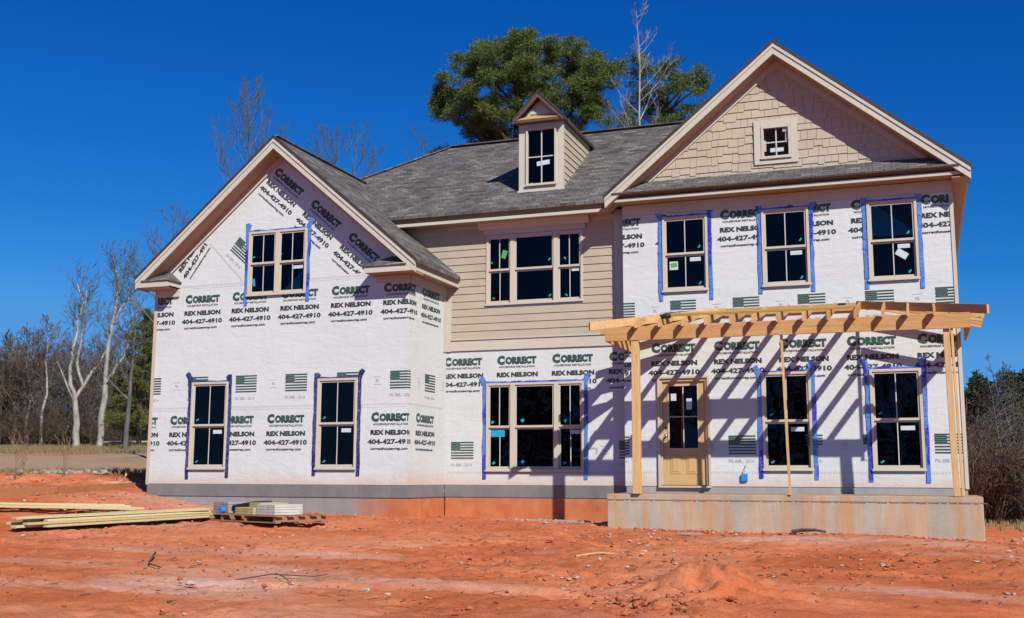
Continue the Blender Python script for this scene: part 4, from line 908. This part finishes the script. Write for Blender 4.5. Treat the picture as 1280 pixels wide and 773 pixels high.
for k in range(16):
    d = rr.uniform(50, 78); x = rr.uniform(.035, .13)*d; plant('bare_tree', protos, k % 6, x, d-22, rr.uniform(.7, .9)*(.5+d/140), rr.random()*6.28, ['brown', 'grey', 'brown', 'pale barked', 'brown', 'grey'][k % 6]+' leafless tree behind the brush at the right of the house', ['brown', 'grey', 'brown', 'pale', 'brown', 'grey'][k % 6]+' leafless trees in the right wood')
bp = []
for k in range(3):
    rr2 = random.Random(200+k); mb = MB()
    for i in range(46):
        a = rr2.random()*6.28; rd = rr2.random()*.9
        limb(mb, (math.cos(a)*rd, math.sin(a)*rd, -.1), (math.cos(a)*.5, math.sin(a)*.5, 1.1), rr2.uniform(1.2, 2.7), .018, 1, rr2, (5, 3, 3, 3), (0, 5, 5), .5, .1, .25, None, .007)
    bp.append((mb.build('branches', M['brush'], None),))
pts_ = [(-40+22, 0, 0)]
for k in range(22):
    d = rr.uniform(33, 52); x = rr.uniform(.036, .125)*d; plant('bush', bp, k % 3, x, d-22, rr.uniform(.9, 1.5), rr.random()*6.28, 'brown leafless bush in the tangled bank right of the porch', 'brown bushes right of the house', 'bush')
for k in range(70):
    d = rr.uniform(62, 84); x = -rr.uniform(.76, 1.02)*d; plant('bush', bp, k % 3, x, d-22, rr.uniform(.8, 1.35), rr.random()*6.28, 'brown leafless bush at the foot of the left wood', 'brown bushes along the left wood', 'bush')
x, y = 2.45, 14; bare('bare_tree', (x, y, g(x, y)), 4.2, .07, 71, 'slim leaning leafless sapling in front of the brush right of the porch', 'barkgrey', (9, 5, 3), .35, .2, (-.5, 0), minr=.006, spread=1.4, lk=.8)
x, y = 3.3, 17; bare('bare_tree', (x, y, g(x, y)), 5.2, .07, 72, 'pale leafless sapling with arching branches at the right picture edge', 'barkgrey', (10, 5, 3), .35, .1, (-1.2, 0), minr=.006, spread=1.8, lk=.8)
# shed roof in the right wood
sh = empty('shed', (4.9, 33, g(4.9, 33))); tag(sh, 'grey roofed shed half hidden by brush at the right edge', 'shed')
zb = g(4.9, 33); mb = MB().box(3.7, 6.6, 32.2, 36, zb-.3, zb+1.9); mb.build('wall', M['barkbrown'], sh)
mb = MB(); slab(mb, [(3.3, 31.9, zb+1.85), (7, 31.9, zb+1.85), (7, 34.1, zb+3.1), (3.9, 34.1, zb+3.1)]); slab(mb, [(3.3, 36.3, zb+1.85), (7, 36.3, zb+1.85), (7, 34.1, zb+3.1), (3.9, 34.1, zb+3.1)]); mb.build('roof', M['foundtop'], sh)
# woods across the site behind the viewer: seen mirrored in the lower panes
rr3 = random.Random(9)
tk, cr = cone_tree(9.5, 2.6, 301, 'needledark'); cp = [(tk.build('trunk', M['barkbrown'], None), cr.build('crown', M['needledark'], None))]
for k in range(22):
    x = -40+k*2.9+rr3.uniform(-1, 1); y = -58+rr3.uniform(-5, 3)
    plant('evergreen_tree', cp, 0, x, y, rr3.uniform(.8, 1.25), rr3.random()*6.28, 'evergreen of the wood across the site, mirrored in the lower windows', 'trees mirrored in the windows')
for k in range(10):
    x = -36+k*5.6+rr3.uniform(-1, 1); plant('bare_tree', protos, k % 6, x, -52+rr3.uniform(-3, 3), rr3.uniform(1.3, 1.9), rr3.random()*6.28, 'leafless tree of the wood across the site, mirrored in the lower windows', 'leafless trees mirrored in the windows')

# pale lane between the left trees
mb = MB(); lane = [(-50, 36.2), (-47.5, 36), (-45.5, 36.1)]
for (xa, ya), (xb, yb) in zip(lane[:-1], lane[1:]): mb.quad((xa, ya, g(xa, ya)+.25), (xb, yb, g(xb, yb)+.25), (xb+.3, yb+1.6, g(xb, yb+1.6)+.35), (xa+.3, ya+1.6, g(xa, ya+1.6)+.35))
o = mb.build('lane', M['stone']); o['kind'] = 'structure'

# ------------------------------------------------------------------ things on the ground
rr = random.Random(4)
# lumber stack
st_ = []
def plank(xa, ya, za, xb, yb, zb_, wd, th, m_, label, group):
    single(MB().beam((xa, ya, za), (xb, yb, zb_), wd, th), 'lumber_board', m_, label, 'board', group, bevel=.003)
GL = 'yellow primed boards stacked on the clay'
gz1 = g(-13.3, -7.7)+.04; gz2 = g(-12.3, -4.4)+.05
k = 0
for lay in range(4):
    for j in range(3):
        o1 = rr.uniform(-.3, .3); off = j*.155+rr.uniform(-.01, .01); z_ = .022+.042*lay
        xa, ya = -12.95-.06*lay+off*.96+o1*.25-.25, -7.95+off*-.28+o1; xb, yb = -12.30+off*.96-.25+rr.uniform(-.05, .05), -4.35-off*.28+rr.uniform(-.15, .1)
        lb = ['bottom layer', 'second layer', 'third layer', 'top layer'][lay]+' of the near yellow stack, '+['far side', 'middle', 'near side'][j]+' board'
        plank(xa, ya, gz1+z_, xb, yb, gz2+z_, .145, .036, M['yellowboard'], lb, GL)
for j, (x0_, x1_, lb) in enumerate(((-16.35, -14.75, 'rearmost long yellow board running out of the picture at the left'), (-16.15, -14.5, 'second long yellow board from the back, running out of the left edge'), (-15.95, -14.3, 'third long yellow board from the back, topmost, running out of the left edge'), (-15.75, -14.0, 'long pale board beside the near yellow stack, running out of the left edge'))):
    y0_, y1_ = -7.9-j*.03, -3.75-j*.12; za = g(x0_, y0_)+.06+.03*(j % 2); zb_ = g(x1_, y1_)+.07+.03*(j % 2)
    plank(x0_, y0_, za, x1_, y1_, zb_, .145, .04, M['yellowboard'] if j != 2 else M['plastic'], lb, GL)
# pallet with bundles
pl = empty('pallet', (-11.3, -4.2, g(-11.3, -4.2))); tag(pl, 'rough wooden pallet on the clay in front of the left wing, loaded with bundles', 'pallet')
pz_ = g(-11.3, -4.2)+.02
ang = .17; ux, uy = math.cos(ang*-2.2), math.sin(ang*-2.2)
def pp(a, b): return (-11.3+a*ux-b*uy, -4.2+a*uy+b*ux)
for b in (-.5, 0, .5):
    p0, p1 = pp(-1.15, b), pp(1.15, b); MB().beam((*p0, pz_+.02), (*p1, pz_+.02), .10, .02).build('bottom_board', M['palletwood'], pl)
for a in (-1.1, -.45, .25, 1.1):
    p0, p1 = pp(a, -.55), pp(a, .55); MB().beam((*p0, pz_+.075), (*p1, pz_+.075), .06, .09).build('stringer', M['palletwood'], pl)
for b in (-.5, -.25, 0, .25, .5):
    p0, p1 = pp(-1.2, b), pp(1.2, b); MB().beam((*p0, pz_+.131), (*p1, pz_+.131), .14, .02).build('deck_board', M['palletwood'], pl)
M['bundle'] = mottled('yellow_bundle', (.42, .34, .12), (.58, .48, .22), 6); M['bundlew'] = mottled('white_bundle', (.50, .46, .36), (.68, .64, .54), 5)
def bundle(a0, a1, b0, b1, z0_, z1_, m_, label, group=None):
    mb = MB(); n = max(1, int((a1-a0)/.2)); rowz = max(1, int(round((z1_-z0_)/.045)))
    for i in range(n):
        for j in range(rowz):
            aa = a0+(a1-a0)*i/n+.004; ab = a0+(a1-a0)*(i+1)/n-.004; za = z0_+(z1_-z0_)*j/rowz+.002; zc = z0_+(z1_-z0_)*(j+1)/rowz-.002
            q = [(*pp(aa, b0), za), (*pp(ab, b0), za), (*pp(ab, b1), za), (*pp(aa, b1), za)]; mb.hexa(q, [(x_, y_, zc) for x_, y_, _ in q])
    single(mb, 'brick_bundle', m_, label, 'bundle', group, bevel=.003)
zt = pz_+.142
bundle(-.12, .42, -.5, .1, zt, zt+.12, M['bundle'], 'strapped yellow block bundle on the pallet, front lower one')
bundle(.02, .36, -.3, .3, zt+.122, zt+.20, M['bundle'], 'strapped yellow block bundle on the pallet, upper one')
bundle(.44, .98, -.45, .15, zt, zt+.18, M['bundlew'], 'white film wrapped bundle at the right end of the pallet')
bundle(-1.1, -.62, -.3, .3, zt, zt+.2, M['grit'], 'loose grey brown stack at the left end of the pallet')
single(MB().tube([(*pp(-.6, -.2), zt+.10), (*pp(-.1, -.1), zt+.16), (*pp(.0, .2), zt+.18)], [.05, .06, .05], 8), 'rolled_sheet', M['black'], 'black rolled plastic sheet lying on the middle of the pallet', 'roll')
single(MB().tube([(*pp(-.66, -.45), zt+.055), (*pp(-.66, -.36), zt+.055)], [.055, .055], 10), 'tape_roll', M['bluebox'], 'small blue roll on the pallet beside the black sheet', 'roll')
# form boards staked on edge
def fb(xa, ya, xb, yb, h, label):
    za, zb_ = g(xa, ya), g(xb, yb); e = Vector((xb-xa, yb-ya, 0)).normalized(); s_ = Vector((-e.y, e.x, 0))*.022
    A = Vector((xa, ya, 0)); B = Vector((xb, yb, 0)); mb = MB()
    mb.hexa([A-s_+Vector((0, 0, za-.08)), A+s_+Vector((0, 0, za-.08)), A+s_+Vector((0, 0, za+h)), A-s_+Vector((0, 0, za+h))], [B-s_+Vector((0, 0, zb_-.08)), B+s_+Vector((0, 0, zb_-.08)), B+s_+Vector((0, 0, zb_+h)), B-s_+Vector((0, 0, zb_+h))])
    single(mb, 'form_board', M['oldwood'], label, 'board', 'clay stained form boards left of the house', bevel=.004)
fb(-16.95, -5.6, -16.66, -3.45, .15, 'clay stained board on edge running out at the left picture edge')
fb(-16.65, -3.40, -16.62, -2.55, .14, 'shortest clay stained board on edge, between the two long ones')
fb(-16.70, -2.48, -16.72, -.95, .15, 'clay stained board on edge nearest the house corner')
# yellow marker flags
def flag(x, y, label, s=1, an=.3):
    e = empty('marker_flag', (x, y, g(x, y))); tag(e, label, 'marker flag', 'yellow marker flags left of the house'); z_ = g(x, y)
    MB().tube([(x, y, z_-.05), (x+.02, y, z_+.28*s)], [.006, .005], 5).build('stake', M['wire'], e)
    ca_, sa_ = math.cos(an), math.sin(an); c = [(-.02, .12), (.17, .16), (.16, .30), (.0, .27)]
    q = [(x+.02+a*ca_*s, y-a*sa_*s*.4, z_+b*s) for a, b in c]; q.insert(2, ((q[1][0]+q[2][0])/2+.01, q[1][1]+.04, (q[1][2]+q[2][2])/2))
    MB().hexa([(a, b+.004, c_) for a, b, c_ in q], q).build('flag', M['yflag'], e)
flag(-20.7, -1.2, 'yellow marker flag on a wire near the left picture edge, tilted and larger', 1.15, .5); flag(-18.1, .4, 'small yellow marker flag on the clay bank near the house corner', .75, 1.2)
# scattered litter, sticks
def stick(pts, r, label, name='stick', m_='barkbrown'):
    single(MB().tube([(x, y, g(x, y)+h+.01) for x, y, h in pts], [r*(1-.5*i/len(pts)) for i in range(len(pts))], 5), name, M[m_], label, 'stick')
stick([(-9.15, -10.0, .09), (-9.0, -10.3, .02), (-8.7, -10.7, .04), (-8.45, -10.8, .02)], .014, 'dark crooked stick lying alone on the left clay')
stick([(-7.1, -11.3, 0), (-6.8, -11.05, .05), (-6.4, -10.8, .02), (-6.3, -10.7, .04)], .008, 'thin forked twig on the pale patch in the foreground')
stick([(-6.9, -10.8, .03), (-6.55, -11.2, .05), (-6.4, -11.3, 0)], .007, 'short twig crossing the forked one in the foreground')
stick([(-6.5, -11.0, .03), (-5.9, -10.85, .03), (-5.6, -10.7, .0)], .004, 'long thin pale stem in the foreground right of the forked twig', m_='dry')
stick([(-4.45, -7.25, 0), (-4.2, -7.0, .03), (-3.95, -6.75, .0)], .016, 'yellowish wood splinter on the clay in front of the porch', m_='pine')
stick([(-2.15, -2.2, .02), (-2.0, -2.15, .05), (-1.75, -2.2, .06), (-1.6, -2.1, .03)], .035, 'broken dark root piece against the porch wall')
single(MB().beam((-6.75, -4.9, g(-6.7, -4.9)+.02), (-5.9, -4.75, g(-5.9, -4.8)+.02), .06, .02), 'wood_strip', M['palletwood'], 'thin dark wooden strip on the clay in front of the mid wall', 'strip')
single(MB().box(-3.95, -3.55, -3.1, -2.95, g(-3.7, -3)+.005, g(-3.7, -3)+.035), 'flat_stone', M['grit'], 'flat grey slab on the clay below the porch, left one', 'stone', bevel=.008)
single(MB().box(-1.9, -1.5, -3.5, -3.4, g(-1.7, -3.4)+.005, g(-1.7, -3.4)+.03), 'flat_stone', M['grit'], 'thin grey slab on the clay below the middle of the porch', 'stone', bevel=.008)
for i, (x, y, r, lb) in enumerate(((-7.35, -11.75, .06, 'pale flat stone near the bottom left of centre'), (-5.4, -11.5, .055, 'pale round clod at the bottom edge, left of centre'), (-7.3, -6.9, .045, 'pale stone lying alone left of centre'), (-3.75, -6.2, .055, 'pale stone beside the yellowish splinter'), (-.55, -6.6, .055, 'largest pale stone of the group at the right foreground'), (-12.6, -8.6, .05, 'small crumpled pale scrap near the front end of the lumber'))):
    o = single(MB().rock((x, y, g(x, y)+r*.2), r, rr, .55), 'stone', M['stone'], lb, 'stone')
# loose stones and clods: nobody could count them
mb = MB(); r_ = random.Random(12)
for i in range(5200):
    x = r_.uniform(-24, 6); y = -13.5+13.3*r_.random()**.9
    dens = .5+.5*math.sin(x*.9+1.3*math.sin(y*.7))*math.sin(y*1.1+x*.3); right = 1 if x > -5 else .55
    if r_.random() > dens*right: continue
    if -5.5 < x < .95 and y > -1.95: continue
    r = .007+.032*r_.random()**5; mb.rock((x, y, g(x, y)+r*.25), r, r_, .6)
tag(mb.build('scattered_stones', M['stone']), 'small pale stones scattered over the red clay', 'stones', kind='stuff')
mb = MB()
for i in range(10500):
    if i < 1700: x = r_.gauss(-2.1, .42); y = r_.gauss(-10.5, .85)
    elif i < 2700: x = r_.uniform(-22, -16.2); y = r_.gauss(.6, .8)
    elif i < 3300: x = r_.uniform(-9.6, 1.2); y = (-1.95 if x > -5.5 else .2)-abs(r_.gauss(0, .25))
    else: x = r_.uniform(-24, 6); y = -13.5+14*r_.random()
    if -5.5 < x < .95 and y > -1.95 or (x < -9.6 and x > -16 and y > -1.65) or (x >= -9.6 and y > .3 and x < .8): continue
    r = .008+(.028 if i >= 1700 else .04)*r_.random()**4; mb.rock((x, y, g(x, y)+r*.2), r, r_, .7)
tag(mb.build('clay_clods', M['clod']), 'crumbled red clay clods strewn over the ground', 'clods', kind='stuff')
mb = MB()
for i in range(260): x = r_.gauss(-6.6, .55); y = -.35-abs(r_.gauss(0, .35)); r = .012+.05*r_.random()**2; mb.rock((x, y, g(x, y)+r*.3), r, r_, .6)
for i in range(420): x = r_.gauss(-20.9, .6); y = r_.gauss(1.7, .3); r = .02+.11*r_.random()**3; mb.rock((x, y, g(x, y)+r*.3), r, r_, .7)
tag(mb.build('rubble', M['grit']), 'grey gravel and rubble heaped by the mid wall and the left bank', 'rubble', kind='stuff')
mb = MB()
for i in range(5200):
    if i < 2400: d = r_.uniform(38, 62); x = -r_.uniform(.74, 1.02)*d; y = d-22
    elif i < 2900: x = r_.uniform(-24, -16.5); y = r_.gauss(2.0, .4)
    elif i < 3100: x = r_.uniform(1.2, 5); y = r_.uniform(5, 18)
    else: x = r_.uniform(-24, 4); y = r_.uniform(-13, -1)
    if -16 < x < .95 and y > -1.95: continue
    z_ = g(x, y); small = i >= 3100; h = r_.uniform(.08, .26)*(1 if i < 2400 else .8 if not small else .22)
    for q in range(3 if small else 6):
        a = r_.random()*6.28; l = r_.uniform(.1, .6)*h*(3 if small else 1); w_ = .004 if small else .012
        mb.quad((x-w_, y, z_-.01), (x+w_, y, z_-.01), (x+math.cos(a)*l, y+math.sin(a)*l, z_+h*(.2 if small else 1)))
tag(mb.build('dry_grass', M['dry']), 'dry straw coloured grass and stems along the banks', 'grass', kind='stuff')
mb = MB()
for i in range(1500):
    x = r_.uniform(-22, 5); y = -13+12.5*r_.random()
    if -5.5 < x < .95 and y > -1.95 or (x < -9.6 and x > -16 and y > -1.65): continue
    a = r_.gauss(0, .6); l = r_.uniform(.02, .11); z_ = g(x, y)+.012; w_ = r_.uniform(.002, .006)
    p = Vector((x, y, z_)); e_ = p+Vector((math.cos(a)*l, math.sin(a)*l, r_.uniform(-.005, .02))); s_ = Vector((-math.sin(a)*w_, math.cos(a)*w_, 0)); u_ = Vector((0, 0, w_*2))
    mb.hexa([p-s_, p+s_, p+u_], [e_-s_, e_+s_, e_+u_])
tag(mb.build('wood_litter', M['barkbrown']), 'short dark twigs and splinters strewn over the clay', 'litter', kind='stuff')
# tall dry weeds on the left bank
for i, (x, y, lb) in enumerate(((-20.9, -.2, 'tall dry weed at the far left of the clay bank'), (-20.1, .6, 'tall thin dry weed, right one on the left clay bank'), (-21.3, .5, 'tall dry weed behind the tilted yellow flag'), (-16.9, .7, 'lone dry stalk on the bank near the house corner'))):
    mb = MB(); z_ = g(x, y)
    for q in range(3): limb(mb, (x+rr.uniform(-.06, .06), y, z_-.05), (rr.uniform(-.15, .15), 0, 1), rr.uniform(.8, 1.3), .008, 1, rr, (4, 3, 3), (0, 4, 2), .5, .3, .1, None, .004)
    single(mb, 'dry_weed', M['dry'], lb, 'weed', None)
